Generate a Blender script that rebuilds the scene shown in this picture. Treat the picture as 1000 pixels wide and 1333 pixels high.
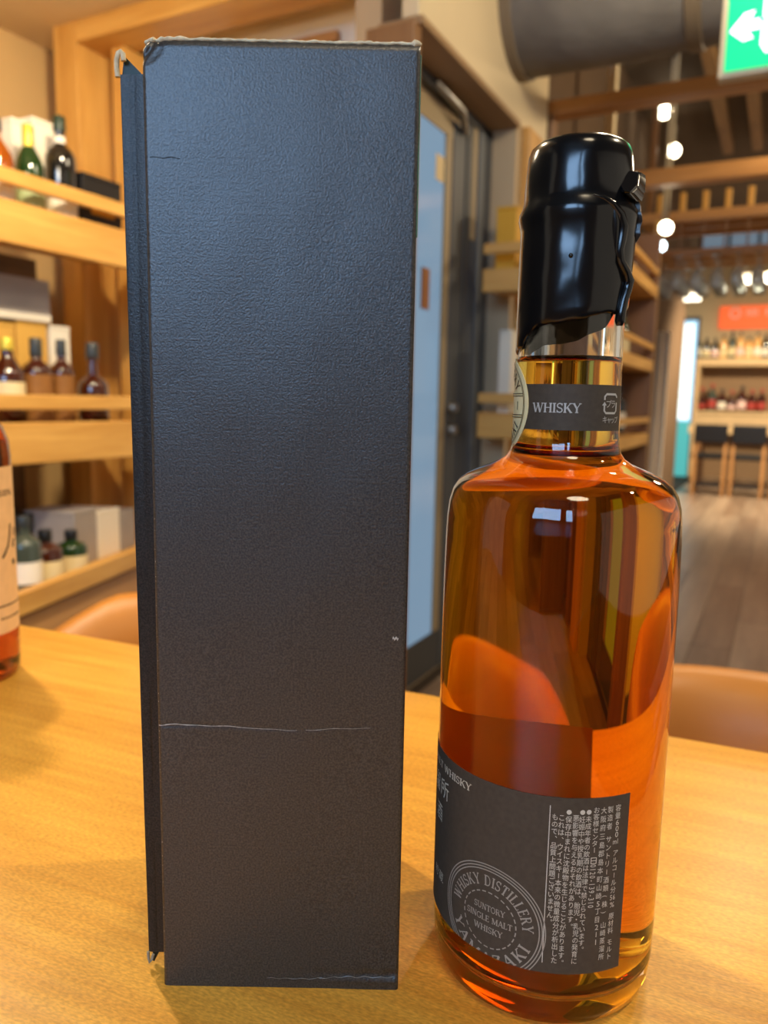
import bpy, bmesh, math, random
from mathutils import Vector, Matrix, noise
random.seed(7)
pi = math.pi
S = bpy.context.scene
COL = S.collection
for o in list(bpy.data.objects):
    bpy.data.objects.remove(o)

# ------------------------------------------------------------------ camera
HT = 0.75                       # table top above the floor
CH = HT + 0.21                  # camera height
YAW = math.radians(27)          # camera looks 27 degrees left of the room's long axis
FPX = 1000.0
_u = Vector((500 - 365, 7600 - 667, FPX)).normalized()          # world up seen in camera axes
_f = Vector((0, 0, -1)); _f = (_f - _u * _f.dot(_u)).normalized()
_r = _f.cross(_u)
RC = Matrix((_r, _f, _u))                                        # camera axes -> level axes
RZ = Matrix.Rotation(YAW, 3, 'Z')
RW = RZ @ RC
cam = bpy.data.cameras.new('camera')
camo = bpy.data.objects.new('camera', cam); COL.objects.link(camo)
camo.matrix_world = Matrix.Translation((0, 0, CH)) @ RW.to_4x4()
cam.sensor_fit = 'HORIZONTAL'; cam.sensor_width = 36; cam.lens = 36.0
cam.clip_start = 0.02; cam.clip_end = 60
cam.dof.use_dof = True; cam.dof.focus_distance = 0.262; cam.dof.aperture_fstop = 15.0
S.camera = camo

# ------------------------------------------------------------------ world, light, exposure
w = bpy.data.worlds.new('world'); S.world = w; w.use_nodes = True
w.node_tree.nodes['Background'].inputs[0].default_value = (1.0, 0.86, 0.68, 1)
w.node_tree.nodes['Background'].inputs[1].default_value = 0.31
S.view_settings.view_transform = 'Standard'; S.view_settings.look = 'None'
S.view_settings.exposure = 0.85; S.view_settings.gamma = 1.0; S.view_settings.use_curve_mapping = False
S.cycles.sample_clamp_indirect = 6.0
S.cycles.max_bounces = 16; S.cycles.transmission_bounces = 14; S.cycles.transparent_max_bounces = 8

def L2W(a, b, z=0.0):            # level camera axes (right, forward) -> room
    v = RZ @ Vector((a, b, 0)); return Vector((v.x, v.y, z))

def lamp(name, loc, target, power, color, size, spot=None, blend=0.6):
    l = bpy.data.lights.new(name, 'SPOT' if spot else 'POINT')
    l.energy = power; l.color = color; l.shadow_soft_size = size
    if spot: l.spot_size = math.radians(spot); l.spot_blend = blend
    o = bpy.data.objects.new(name, l); COL.objects.link(o); o.location = loc
    o.rotation_euler = (Vector(target) - Vector(loc)).to_track_quat('-Z', 'Y').to_euler()
    return o
WARM = (1.0, 0.82, 0.56)
tgt = L2W(0.0, 0.35, HT)
lamp('spot_right', L2W(1.35, 0.55, 2.45), tgt, 46, WARM, 0.045, 75)
lamp('spot_over_table', L2W(-0.72, 1.10, 2.15), tgt, 38, WARM, 0.035, 90)
lamp('spot_back', L2W(0.75, 1.9, 2.55), tgt, 20, WARM, 0.04, 75)
lamp('front_fill', L2W(0.25, -0.75, 2.75), tgt, 34, WARM, 0.30, 75)  # soft fill added to brighten the table front and the label
lamp('shelf_lamp', (-0.75, 1.0, 2.12), (-1.9, 1.3, 1.2), 62, WARM, 0.06, 110)
lamp('niche_bounce', (-1.30, 0.75, 1.75), (-1.5, 1.9, 2.2), 9, WARM, 0.10)  # added bounce light for the dim top of the niche, no fitting
lamp('entry_fill', (-0.05, 2.0, 2.25), (-0.95, 2.6, 2.0), 13, WARM, 0.10)  # unseen source added to lift the duct, ceiling and cream wall
lamp('corridor_lamp', (0.5, 4.0, 2.3), (0.3, 4.6, 0), 32, WARM, 0.10)
lamp('corridor_lamp_far', (0.3, 8.2, 2.5), (0.2, 9.0, 0.6), 360, WARM, 0.12, 150)

# ------------------------------------------------------------------ helpers
def ray(px, py):
    return RW @ Vector((px - 500.0, -(py - 667.0), -FPX))
ORG = Vector((0, 0, CH))
def onX(px, py, X): d = ray(px, py); return ORG + d * (X / d.x)
def onY(px, py, Y): d = ray(px, py); return ORG + d * (Y / d.y)
def onZ(px, py, Z): d = ray(px, py); return ORG + d * ((Z - CH) / d.z)

def s2l(c): c /= 255.0; return c / 12.92 if c <= 0.04045 else ((c + 0.055) / 1.055) ** 2.4
def rgb(r, g, b): return (s2l(r), s2l(g), s2l(b), 1)

MATS = {}
def mat(name, col, rough=0.5, metal=0.0, spec=0.5, coat=0.0, var=0.0, vscale=8.0, bump=0.0, bscale=60.0, emit=None, estr=0.0, trans=0.0, ior=1.45, bdist=0.001):
    if name in MATS: return MATS[name]
    m = bpy.data.materials.new(name); m.use_nodes = True; MATS[name] = m
    nt = m.node_tree; b = nt.nodes['Principled BSDF']
    b.inputs['Base Color'].default_value = col; b.inputs['Roughness'].default_value = rough
    b.inputs['Metallic'].default_value = metal; b.inputs['Specular IOR Level'].default_value = spec
    b.inputs['Coat Weight'].default_value = coat; b.inputs['Coat Roughness'].default_value = 0.05
    b.inputs['Transmission Weight'].default_value = trans; b.inputs['IOR'].default_value = ior
    if emit: b.inputs['Emission Color'].default_value = emit; b.inputs['Emission Strength'].default_value = estr
    if var or bump:
        tc = nt.nodes.new('ShaderNodeTexCoord')
    if var:
        n = nt.nodes.new('ShaderNodeTexNoise'); n.inputs['Scale'].default_value = vscale; n.inputs['Detail'].default_value = 4
        nt.links.new(tc.outputs['Object'], n.inputs['Vector'])
        r = nt.nodes.new('ShaderNodeValToRGB')
        r.color_ramp.elements[0].position = 0.3; r.color_ramp.elements[1].position = 0.7
        r.color_ramp.elements[0].color = tuple(c * (1 - var) for c in col[:3]) + (1,)
        r.color_ramp.elements[1].color = tuple(min(1, c * (1 + var)) for c in col[:3]) + (1,)
        nt.links.new(n.outputs['Fac'], r.inputs['Fac']); nt.links.new(r.outputs['Color'], b.inputs['Base Color'])
    if bump:
        n2 = nt.nodes.new('ShaderNodeTexNoise'); n2.inputs['Scale'].default_value = bscale; n2.inputs['Detail'].default_value = 3
        nt.links.new(tc.outputs['Object'], n2.inputs['Vector'])
        bp = nt.nodes.new('ShaderNodeBump'); bp.inputs['Strength'].default_value = bump; bp.inputs['Distance'].default_value = bdist
        nt.links.new(n2.outputs['Fac'], bp.inputs['Height']); nt.links.new(bp.outputs['Normal'], b.inputs['Normal'])
    return m

def wood(name, c1, c2, axis='X', scale=6.0, stretch=14.0, rough=0.45, coat=0.0, fine=0.25, bump=0.05, spec=0.5):
    """long streaks along one axis: two stretched noises mixed into the colour"""
    if name in MATS: return MATS[name]
    m = bpy.data.materials.new(name); m.use_nodes = True; MATS[name] = m
    nt = m.node_tree; N = nt.nodes; L = nt.links; b = N['Principled BSDF']
    b.inputs['Roughness'].default_value = rough; b.inputs['Coat Weight'].default_value = coat; b.inputs['Coat Roughness'].default_value = 0.2
    b.inputs['Specular IOR Level'].default_value = spec
    tc = N.new('ShaderNodeTexCoord'); mp = N.new('ShaderNodeMapping')
    sc = [scale, scale, scale]; sc['XYZ'.index(axis)] = scale / stretch
    mp.inputs['Scale'].default_value = sc; L.new(tc.outputs['Object'], mp.inputs['Vector'])
    n = N.new('ShaderNodeTexNoise'); n.inputs['Scale'].default_value = 2.2; n.inputs['Detail'].default_value = 6; n.inputs['Distortion'].default_value = 0.6
    L.new(mp.outputs[0], n.inputs['Vector'])
    n2 = N.new('ShaderNodeTexNoise'); n2.inputs['Scale'].default_value = 14; n2.inputs['Detail'].default_value = 4
    L.new(mp.outputs[0], n2.inputs['Vector'])
    mx = N.new('ShaderNodeMix'); mx.data_type = 'FLOAT'; mx.inputs['Factor'].default_value = fine
    L.new(n.outputs['Fac'], mx.inputs['A']); L.new(n2.outputs['Fac'], mx.inputs['B'])
    r = N.new('ShaderNodeValToRGB'); r.color_ramp.elements[0].position = 0.35; r.color_ramp.elements[1].position = 0.65
    r.color_ramp.elements[0].color = c1; r.color_ramp.elements[1].color = c2
    L.new(mx.outputs['Result'], r.inputs['Fac']); L.new(r.outputs['Color'], b.inputs['Base Color'])
    bp = N.new('ShaderNodeBump'); bp.inputs['Strength'].default_value = bump; bp.inputs['Distance'].default_value = 0.001
    L.new(n2.outputs['Fac'], bp.inputs['Height']); L.new(bp.outputs['Normal'], b.inputs['Normal'])
    return m

def tag(o, label=None, cat=None, group=None, kind=None):
    if label: o['label'] = label
    if cat: o['category'] = cat
    if group: o['group'] = group
    if kind: o['kind'] = kind
    return o

def empty(name, loc, rz=0.0, parent=None):
    o = bpy.data.objects.new(name, None); COL.objects.link(o); o.location = loc; o.rotation_euler.z = rz
    o.empty_display_size = 0.02
    if parent: o.parent = parent
    return o

def link(name, bm, m, parent=None, loc=(0, 0, 0), smooth=False, mats=None):
    me = bpy.data.meshes.new(name); bm.to_mesh(me); bm.free()
    for x in (mats or [m]): me.materials.append(x)
    if smooth:
        me.polygons.foreach_set('use_smooth', [True] * len(me.polygons))
    o = bpy.data.objects.new(name, me); COL.objects.link(o); o.location = loc
    if parent: o.parent = parent
    return o

def smooth_angle(o, deg=40):
    me = o.data
    me.polygons.foreach_set('use_smooth', [True] * len(me.polygons))
    b = bmesh.new(); b.from_mesh(me)
    for e in b.edges:
        if len(e.link_faces) == 2 and e.calc_face_angle(0) > math.radians(deg): e.smooth = False
    b.to_mesh(me); b.free(); return o

def bm_box(bm, x0, x1, y0, y1, z0, z1, bev=0.0):
    r = bmesh.ops.create_cube(bm, size=1)
    for v in r['verts']:
        v.co = Vector((x0 + (v.co.x + .5) * (x1 - x0), y0 + (v.co.y + .5) * (y1 - y0), z0 + (v.co.z + .5) * (z1 - z0)))
    if bev > 0:
        es = list({e for v in r['verts'] for e in v.link_edges})
        bmesh.ops.bevel(bm, geom=es, offset=bev, segments=2, affect='EDGES', profile=0.5)

def box(name, m, xr, yr, zr, parent=None, bev=0.004, off=(0, 0, 0)):
    """a bevelled board; origin at the middle of its base (in the parent's axes)"""
    cx, cy, cz = (xr[0] + xr[1]) / 2, (yr[0] + yr[1]) / 2, min(zr)
    bm = bmesh.new(); hx, hy, hz = abs(xr[1] - xr[0]) / 2, abs(yr[1] - yr[0]) / 2, abs(zr[1] - zr[0])
    bev = min(bev, hx * .6, hy * .6, hz * .3)
    bm_box(bm, -hx, hx, -hy, hy, 0, hz, bev)
    o = link(name, bm, m, parent, (cx, cy, cz))
    return o

def bm_lathe(bm, prof, seg=48, cap0=True, cap1=True, mi=0):
    rings = []
    for r, z in prof:
        if r < 1e-6: rings.append([bm.verts.new((0, 0, z))])
        else: rings.append([bm.verts.new((r * math.cos(2 * pi * k / seg), r * math.sin(2 * pi * k / seg), z)) for k in range(seg)])
    fs = []
    for a, b in zip(rings, rings[1:]):
        for k in range(seg):
            k2 = (k + 1) % seg
            if len(a) == 1 and len(b) == 1: continue
            if len(a) == 1: f = (a[0], b[k2], b[k])
            elif len(b) == 1: f = (a[k], a[k2], b[0])
            else: f = (a[k], a[k2], b[k2], b[k])
            fs.append(bm.faces.new(f))
    if cap0 and len(rings[0]) > 1: fs.append(bm.faces.new(list(reversed(rings[0]))))
    if cap1 and len(rings[-1]) > 1: fs.append(bm.faces.new(rings[-1]))
    for f in fs: f.material_index = mi
    return rings, fs

def lathe(name, prof, m, parent=None, loc=(0, 0, 0), seg=40, cap0=True, cap1=True, ang=35):
    bm = bmesh.new(); bm_lathe(bm, prof, seg, cap0, cap1)
    bmesh.ops.recalc_face_normals(bm, faces=bm.faces)
    return smooth_angle(link(name, bm, m, parent, loc), ang)

def bm_tube(bm, pts, rad, seg=10, caps=True):
    pts = [Vector(p) for p in pts]; rings = []
    n = len(pts); a = None
    for i, p in enumerate(pts):
        t = (pts[min(i + 1, n - 1)] - pts[max(i - 1, 0)]).normalized()
        if a is None:
            a = t.cross(Vector((0, 0, 1)))
            if a.length < 0.05: a = t.cross(Vector((1, 0, 0)))
        a = (a - t * a.dot(t)).normalized(); b = t.cross(a)
        r = rad[i] if isinstance(rad, (list, tuple)) else rad
        rings.append([bm.verts.new(p + a * (r * math.cos(2 * pi * k / seg)) + b * (r * math.sin(2 * pi * k / seg))) for k in range(seg)])
    for a_, b_ in zip(rings, rings[1:]):
        for k in range(seg): bm.faces.new((a_[k], a_[(k + 1) % seg], b_[(k + 1) % seg], b_[k]))
    if caps: bm.faces.new(rings[0]); bm.faces.new(rings[-1])
    bmesh.ops.recalc_face_normals(bm, faces=bm.faces)

def tube(name, pts, rad, m, parent=None, loc=(0, 0, 0), seg=10):
    bm = bmesh.new(); bm_tube(bm, pts, rad, seg)
    return smooth_angle(link(name, bm, m, parent, loc), 50)

def prism(name, poly, m, y0, y1, parent=None, loc=(0, 0, 0)):
    """polygon in x-z extruded along y"""
    bm = bmesh.new()
    a = [bm.verts.new((x, y0, z)) for x, z in poly]; b = [bm.verts.new((x, y1, z)) for x, z in poly]
    bm.faces.new(a); bm.faces.new(list(reversed(b)))
    for i in range(len(poly)):
        j = (i + 1) % len(poly); bm.faces.new((a[i], b[i], b[j], a[j]))
    bmesh.ops.recalc_face_normals(bm, faces=bm.faces)
    return link(name, bm, m, parent, loc)

def copy_tree(o, parent=None):
    c = o.copy(); COL.objects.link(c); c.parent = parent
    for ch in o.children: copy_tree(ch, c)
    return c

# ------------------------------------------------------------------ materials
PINE1, PINE2 = rgb(194, 138, 62), rgb(226, 174, 92)
pineX = wood('pine_x', PINE1, PINE2, 'X', 7, 12)
pineY = wood('pine_y', PINE1, PINE2, 'Y', 7, 12)
pineZ = wood('pine_z', PINE1, PINE2, 'Z', 7, 12)
brownZ = wood('brown_wood_z', rgb(120, 82, 48), rgb(150, 108, 68), 'Z', 7, 12)
brownX = wood('brown_wood_x', rgb(172, 122, 70), rgb(202, 150, 92), 'X', 7, 12)
cream = mat('cream_plaster', rgb(226, 205, 165), 0.9, var=0.04, vscale=3)
beige = mat('beige_plaster', rgb(190, 165, 130), 0.9, var=0.05, vscale=3)
white_paint = mat('white_paint', rgb(230, 222, 208), 0.7, var=0.03)
dark_ceiling = mat('dark_ceiling', rgb(92, 78, 62), 0.9, var=0.15, vscale=2)
joist_m = wood('ceiling_wood', rgb(120, 88, 52), rgb(160, 122, 76), 'Y', 5, 10, rough=0.7)
grey_duct = mat('duct_lagging', rgb(118, 112, 104), 0.85, var=0.18, vscale=6, bump=0.4, bscale=25, bdist=0.01)
steel = mat('door_grey_paint', rgb(74, 76, 78), 0.42, spec=0.5)
dark_steel = mat('door_dark_paint', rgb(66, 66, 66), 0.5)
chrome = mat('brushed_chrome', rgb(190, 188, 182), 0.28, metal=1.0)
black_plastic = mat('black_plastic', rgb(22, 21, 22), 0.45)
leather = mat('tan_leather', rgb(172, 110, 40), 0.42, coat=0.0, var=0.08, vscale=10, bump=0.15, bscale=220, bdist=0.0006)
dark_leg = mat('dark_metal_leg', rgb(30, 28, 26), 0.5)
lamp_glow = mat('lamp_glow', (1, 1, 1, 1), emit=(1.0, 0.88, 0.62, 1), estr=9)
lamp_glow_cool = mat('lamp_glow_cool', (1, 1, 1, 1), emit=(0.72, 0.9, 1.0, 1), estr=6)
day_glass = mat('daylit_glass', rgb(150, 190, 220), 0.1, emit=(0.34, 0.62, 0.9, 1), estr=.5)
day_glass_bright = mat('daylit_glass_bright', rgb(220, 240, 250), 0.1, emit=(0.70, 0.95, 1.0, 1), estr=.85)
day_window = mat('daylit_window', rgb(220, 235, 250), 0.1, emit=(0.36, 0.62, 1.0, 1), estr=8.0)

# ------------------------------------------------------------------ the setting
YB, XW, XE = 1.97, -1.04, -0.92          # back wall of the niche, door recess, wall beyond
ZC = 2.95
FY0, FY1, FX0, FX1 = -2.6, 12.2, -2.5, 3.6
floor = box('floor', mat('sub_floor', rgb(70, 58, 48), 0.7), (FX0, FX1), (FY0, FY1), (-0.06, -0.006), bev=0); tag(floor, kind='structure')
plank_m = [wood('floor_plank_%s' % n, rgb(*a), rgb(*b), 'Y', 5, 10, rough=0.33, spec=0.5) for n, a, b in
           (('grey', (128, 108, 92), (160, 138, 118)), ('brown', (116, 94, 78), (148, 124, 104)), ('pale', (144, 124, 106), (176, 154, 132)))]
pw, random_p = 0.15, random.Random(3)
bm0 = {}
for L in (1.2, 1.8):
    for k in range(3):
        b = bmesh.new(); bm_box(b, -pw / 2 + .0012, pw / 2 - .0012, -L / 2 + .0015, L / 2 - .0015, -0.006, 0, 0.0012)
        me = bpy.data.meshes.new('plank'); b.to_mesh(me); b.free(); me.materials.append(plank_m[k]); bm0[(L, k)] = me
i = 0; x = -1.0 + pw / 2
while x < 2.1:
    y = 0.9 + random_p.random() * 1.2
    while y < 11.8:
        L = random_p.choice((1.2, 1.8))
        o = bpy.data.objects.new('plank', bm0[(L, random_p.randrange(3))]); COL.objects.link(o)
        o.parent = floor; o.location = Vector((x, y + L / 2, 0.0)) - floor.location
        y += L
    x += pw
ceil = box('ceiling', dark_ceiling, (FX0, FX1), (FY0, FY1), (ZC, ZC + 0.08), bev=0); tag(ceil, kind='structure')
for k in range(14):
    x = -0.55 + k * 0.2
    j = box('joist', joist_m, (x, x + 0.07), (1.2, 6.6), (ZC - 0.10, ZC), bev=0.004); j.parent = ceil; j.location -= ceil.location
# low cream ceiling of the niche on the left
zlow = onY(35, 50, YB).z
lowc = box('ceiling_low', cream, (FX0, XE - 0.02), (-0.4, YB + 0.30), (zlow, zlow + 0.06), bev=0); tag(lowc, kind='structure')
wl = box('wall_left', mat('ochre_plaster', rgb(206, 170, 112), 0.9, var=0.05, vscale=3), (-2.5, -2.44), (-0.5, YB + 0.3), (0, 2.95), bev=0); tag(wl, kind='structure')
wb = box('wall_back', white_paint, (-2.44, XW - 0.08), (YB + 0.26, YB + 0.32), (0, 2.95), bev=0); tag(wb, kind='structure')
YE = onX(632, 165, XW).y                 # end of the door recess
zs = onX(632, 165, XW).z                 # soffit height
wr = box('wall_recess', beige, (XW - 0.08, XW), (YB + .0, YE + 0.02), (0, 2.95), bev=0); tag(wr, kind='structure')
we = box('wall_end', beige, (XW, XE), (YE, YE + 0.06), (0, zs), bev=0); tag(we, kind='structure')
wu = box('wall_upper', cream, (XE - 0.05, XE), (YB - 0.02, 3.17), (zs + 0.0, ZC), bev=0.004); tag(wu, kind='structure')
ts = box('trim_1', wood('soffit_board', rgb(150, 118, 82), rgb(172, 138, 98), 'Y', 5, 10, rough=0.7), (XW, XE + 0.012), (YB - 0.02, YE), (zs - 0.022, zs), bev=0.003); tag(ts, kind='structure')
tj = box('trim_2', brownZ, (XW - 0.02, XE), (YB - 0.05, YB - 0.0), (0, zs - .022), bev=0.003); tag(tj, kind='structure')
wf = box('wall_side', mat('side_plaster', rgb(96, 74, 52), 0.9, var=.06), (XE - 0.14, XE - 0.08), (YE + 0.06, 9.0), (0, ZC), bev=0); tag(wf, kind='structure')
wend = box('wall_far', mat('far_plaster', rgb(196, 172, 132), 0.9, var=0.05), (-2.2, FX1), (11.9, 12.0), (0, ZC), bev=0); tag(wend, kind='structure')

# wall behind the photographer with the daylight window that the wax and the carton mirror
wz0, wz1 = 1.50, 2.72
wfr = empty('wall_front', (0.8, FY0, 0)); tag(wfr, kind='structure')
for n, xr, zr in (('wall_panel', (-3.3, -1.6), (0, ZC)), ('wall_panel', (.5, 2.8), (0, ZC)), ('wall_panel', (-1.6, .5), (0, wz0)), ('wall_panel', (-1.6, .5), (wz1, ZC))):
    box(n, mat('front_plaster', rgb(150, 128, 100), 0.9), xr, (-0.08, 0), zr, wfr, bev=0)
win = empty('window_1', (0.8, FY0, wz0)); tag(win, kind='structure')
for x0, x1 in ((-1.60, -0.12), (0.05, 0.50)):
    p = box('pane', day_window, (x0 + .05, x1 - .05), (-0.05, -0.04), (0.05, wz1 - wz0 - .05), win, bev=0)
for n, xr, zr in (('frame', (-1.6, .5), (0, .05)), ('frame', (-1.6, .5), (wz1 - wz0 - .05, wz1 - wz0)), ('frame', (-1.6, -1.55), (.05, wz1 - wz0 - .05)), ('frame', (.45, .5), (.05, wz1 - wz0 - .05)), ('mullion', (-.17, .10), (.05, wz1 - wz0 - .05))):
    box(n, dark_steel, xr, (-0.07, 0.0), zr, win, bev=0.004)

# ------------------------------------------------------------------ glass door in the recess
def rx(px, X=XW): return onX(px, 500, X).y            # room y of a picture column on a wall plane
door = empty('door_1', (XW + 0.0, rx(560), 0)); tag(door, kind='structure')
dz = lambda px, py: onX(px, py, XW + .02).z
ztop = dz(600, 150)
def dbox(name, m, pa, pb, z0, z1, t0=0.0, t1=0.05, bev=0.003, parent=None):
    y0, y1 = rx(pa, XW + .015) - door.location.y, rx(pb, XW + .015) - door.location.y
    return box(name, m, (t0, t1), (y0, y1), (z0, z1), door, bev=bev)
glow_pane = mat('door_glass', rgb(70, 88, 104), 0.12, emit=(0.26, 0.42, 0.60, 1), estr=0.34, spec=0.5)  # opaque pane; the bluish light of the glass is put in as glow
pale_door = mat('door_pale_paint', rgb(160, 140, 106), 0.55)
dbox('pane', glow_pane, 532, 572, 0.16, ztop - .09, 0.002, 0.010, 0)
dbox('top_rail', pale_door, 530, 585, ztop - .09, ztop - .03, 0.0, 0.014)
dbox('bottom_rail', dark_steel, 530, 585, 0.02, 0.16, 0.0, 0.014)
dbox('door_stile', pale_door, 573, 580, 0.16, ztop - .09, 0.0, 0.016)
dbox('door_stile', steel, 581, 596, 0.02, ztop - .03, 0.0, 0.018)
dbox('jamb', dark_steel, 597, 603, 0.0, ztop, 0.0, 0.022)
dbox('jamb', pale_door, 604, 609, dz(608, 310), ztop, 0.0, 0.024)
dbox('jamb', steel, 604, 609, 0, dz(608, 310), 0.0, 0.024)
dbox('jamb', mat('door_blue_grey', rgb(84, 88, 92), 0.45), 610, 630, 0.0, ztop + .02, 0.0, 0.03)
dbox('header', dark_steel, 520, 628, ztop, zs - .025, 0.0, 0.03)
h = tube('closer_arm', [(0.03, rx(545) - door.location.y, ztop + 0.02), (0.06, rx(570) - door.location.y, ztop - 0.02), (0.03, rx(585) - door.location.y, ztop - 0.05)], 0.012, chrome, door)
zh = onX(588, 531, XW + .05).z
for dzz in (0.0, -0.075):
    bm = bmesh.new(); bm_lathe(bm, [(0, 0), (.018, 0), (.020, .008), (.016, .03), (0, .032)], 20)
    o = smooth_angle(link('lock_knob', bm, chrome, door, (0.018, rx(586, XW + .02) - door.location.y, zh + dzz)), 40); o.rotation_euler.y = pi / 2
box('paper_notice', mat('notice_paper', rgb(220, 196, 150), 0.8), (0.010, 0.012), (rx(556) - door.location.y, rx(566) - door.location.y), (dz(560, 225), dz(560, 190)), door, bev=0)
box('door_sign', mat('brown_sign', rgb(150, 92, 40), 0.6), (0.010, 0.016), (rx(541) - door.location.y, rx(550) - door.location.y), (dz(546, 400), dz(546, 345)), door, bev=0)

# ------------------------------------------------------------------ back frame of the niche: post, beam, small frame
pl0, pl1 = onY(75, 200, YB - .02).x, onY(104, 200, YB - .02).x
fr = empty('post_and_beam', ((pl0 + pl1) / 2, YB + .05, 0)); tag(fr, 'pine post and beam frame in the niche behind the liquor shelves', 'frame')
def fbox(n, m, xr, yr, zr): return box(n, m, (xr[0] - fr.location.x, xr[1] - fr.location.x), (yr[0] - fr.location.y, yr[1] - fr.location.y), zr, fr)
zb0, zb1 = onY(110, 52, YB - .02).z, zlow
fbox('post', pineZ, (pl0, pl1), (YB - .02, YB + .19), (0, zb1))
fbox('beam', pineX, (pl1, XW - 0.085), (YB - .02, YB + .12), (zb0, zb1))
q0, q1 = onY(160, 200, YB + .1).x, onY(176, 200, YB + .1).x
fbox('post', pineZ, (q0, q1), (YB + .06, YB + .19), (0, zb0))
f0, f1 = onY(300, 50, YB + .22), onY(436, 36, YB + .22)
pf = empty('picture_frame', ((f0.x + f1.x) / 2, YB + .25, f1.z - .34)); tag(pf, 'thin brown wooden wall frame showing above the black carton', 'frame')
hw = (f1.x - f0.x) / 2
box('frame_top', brownX, (-hw, hw), (-.02, .008), (.31, .34), pf); box('frame_bottom', brownX, (-hw, hw), (-.02, .008), (0, .03), pf)
box('frame_side', brownZ, (-hw, -hw + .03), (-.02, .008), (.03, .31), pf); box('frame_side', brownZ, (hw - .03, hw), (-.02, .008), (.03, .31), pf)
box('backing', mat('frame_backing', rgb(205, 186, 160), 0.8), (-hw + .03, hw - .03), (0.0, .008), (.03, .31), pf)

# ------------------------------------------------------------------ liquor shelves on the left
XS = -1.75
zz = lambda py, X=XS: onX(80, py, X).z
shelfY = (0.55, YB - 0.06)
sh = empty('liquor_shelf', (XS - .15, 1.25, 0)); tag(sh, 'pine liquor shelves with front rails along the left wall', 'shelf')
def sbox(n, m, xr, yr, zr): return box(n, m, (xr[0] - sh.location.x, xr[1] - sh.location.x), (yr[0] - sh.location.y, yr[1] - sh.location.y), zr, sh)
LV = []
for (r0, r1, b0, b1) in ((240, 259, 278, 331), (515, 534, 550, 602)):
    zt, zbm = zz(b0), zz(b1)
    fl = zt - 0.02
    sbox('front_board', pineY, (XS - .028, XS), shelfY, (zbm, zt))
    sbox('shelf_board', pineY, (XS - .33, XS - .028), shelfY, (fl - .03, fl))
    sbox('front_rail', pineY, (XS - .022, XS), shelfY, (zz(r1), zz(r0)))
    LV.append(fl)
sbox('side_panel', brownZ, (XS - .33, XS - .0), (shelfY[0] - .04, shelfY[0]), (LV[1] - .13, LV[0] + .25))
sbox('back_panel', wood('back_and_shade_board', rgb(92, 66, 36), rgb(118, 86, 50), 'Y', 5, 10, rough=.7), (XS - .36, XS - .33), (shelfY[0], shelfY[1] - .22), (LV[1] - .13, LV[0] - .05))
tp = box('shade_panel', wood('back_and_shade_board', rgb(92, 66, 36), rgb(118, 86, 50), 'Y', 5, 10, rough=.7), (-2.44, -2.41), (0.2, YB - .1), (0, LV[1]), bev=.003); tag(tp, kind='structure')  # dark panel added on the wall as the shade below the middle shelf

def bottle_prof(kind, R, H):
    if kind == 'round':      # broad shoulders, short neck
        p = [(0, 0), (.9, 0), (1, .02), (1, .60), (.96, .65), (.80, .70), (.50, .735), (.37, .765), (.34, .84), (.36, .85), (.36, .87)]
    elif kind == 'slim':     # sloping shoulders
        p = [(0, 0), (.92, 0), (1, .02), (1, .56), (.90, .64), (.60, .73), (.40, .78), (.36, .84), (.36, .87)]
    else:                    # squat decanter
        p = [(0, 0), (.9, 0), (1, .03), (1.02, .46), (.94, .53), (.6, .59), (.36, .62), (.32, .78), (.38, .79), (.38, .82)]
    return [(a * R, b * H) for a, b in p]

def small_bottle(loc, R, H, kind, glass, capm, labm, label, group, band=(.12, .42), capfrac=(.87, 1.0), name='liquor_bottle', neck=None, cat='bottle'):
    t = empty(name, loc); tag(t, label, cat, group)
    lathe('glass_body', bottle_prof(kind, R, H), glass, t, seg=28)
    rc = bottle_prof(kind, R, H)[-1][0]
    lathe('cap', [(0, capfrac[0] * H), (rc * 1.12, capfrac[0] * H), (rc * 1.16, capfrac[0] * H + .004), (rc * 1.12, H - .003), (rc * 1.0, H), (0, H)], capm, t, seg=24)
    if labm:
        lathe('label', [(R * 1.012, band[0] * H), (R * 1.012, band[1] * H)], labm, t, seg=28, cap0=False, cap1=False)
    if neck:
        lathe('neck_label', [(rc * 1.06, .76 * H), (rc * 1.06, .82 * H)], neck, t, seg=24, cap0=False, cap1=False)
    return t

gl_amber = mat('amber_bottle', rgb(168, 84, 16), 0.06, coat=.4, trans=.35)
gl_green = mat('dark_green_bottle', rgb(26, 58, 24), 0.07, coat=.4, trans=.2)
gl_black = mat('black_bottle', rgb(24, 22, 20), 0.07, coat=.5)
gl_brown = mat('dark_brown_bottle', rgb(70, 28, 14), 0.07, coat=.5, trans=.2)
gl_grey = mat('grey_green_bottle', rgb(70, 80, 70), 0.1, coat=.4, trans=.2)
lab_cream = mat('cream_label', rgb(226, 208, 160), 0.7, var=.05)
lab_white = mat('white_label', rgb(236, 228, 210), 0.7, var=.05)
lab_brown = mat('brown_label', rgb(140, 92, 40), 0.7, var=.15, vscale=30)
lab_sage = mat('sage_label', rgb(170, 186, 140), 0.7, var=.05)
cap_yellow = mat('yellow_foil', rgb(222, 196, 74), 0.35, metal=.4)
cap_dark = mat('dark_cap', rgb(48, 52, 54), 0.35)
cap_black = mat('black_cap', rgb(20, 20, 20), 0.35)
car_white = mat('white_carton', rgb(232, 222, 202), 0.75, var=.03)
car_yellow = mat('yellow_carton', rgb(214, 164, 74), 0.7, var=.08)
car_grey = mat('grey_carton', rgb(158, 148, 140), 0.7, var=.08)
car_black = mat('black_carton', rgb(26, 24, 24), 0.45)
gold = mat('gold_print', rgb(214, 168, 60), 0.35, metal=.6)

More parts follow.
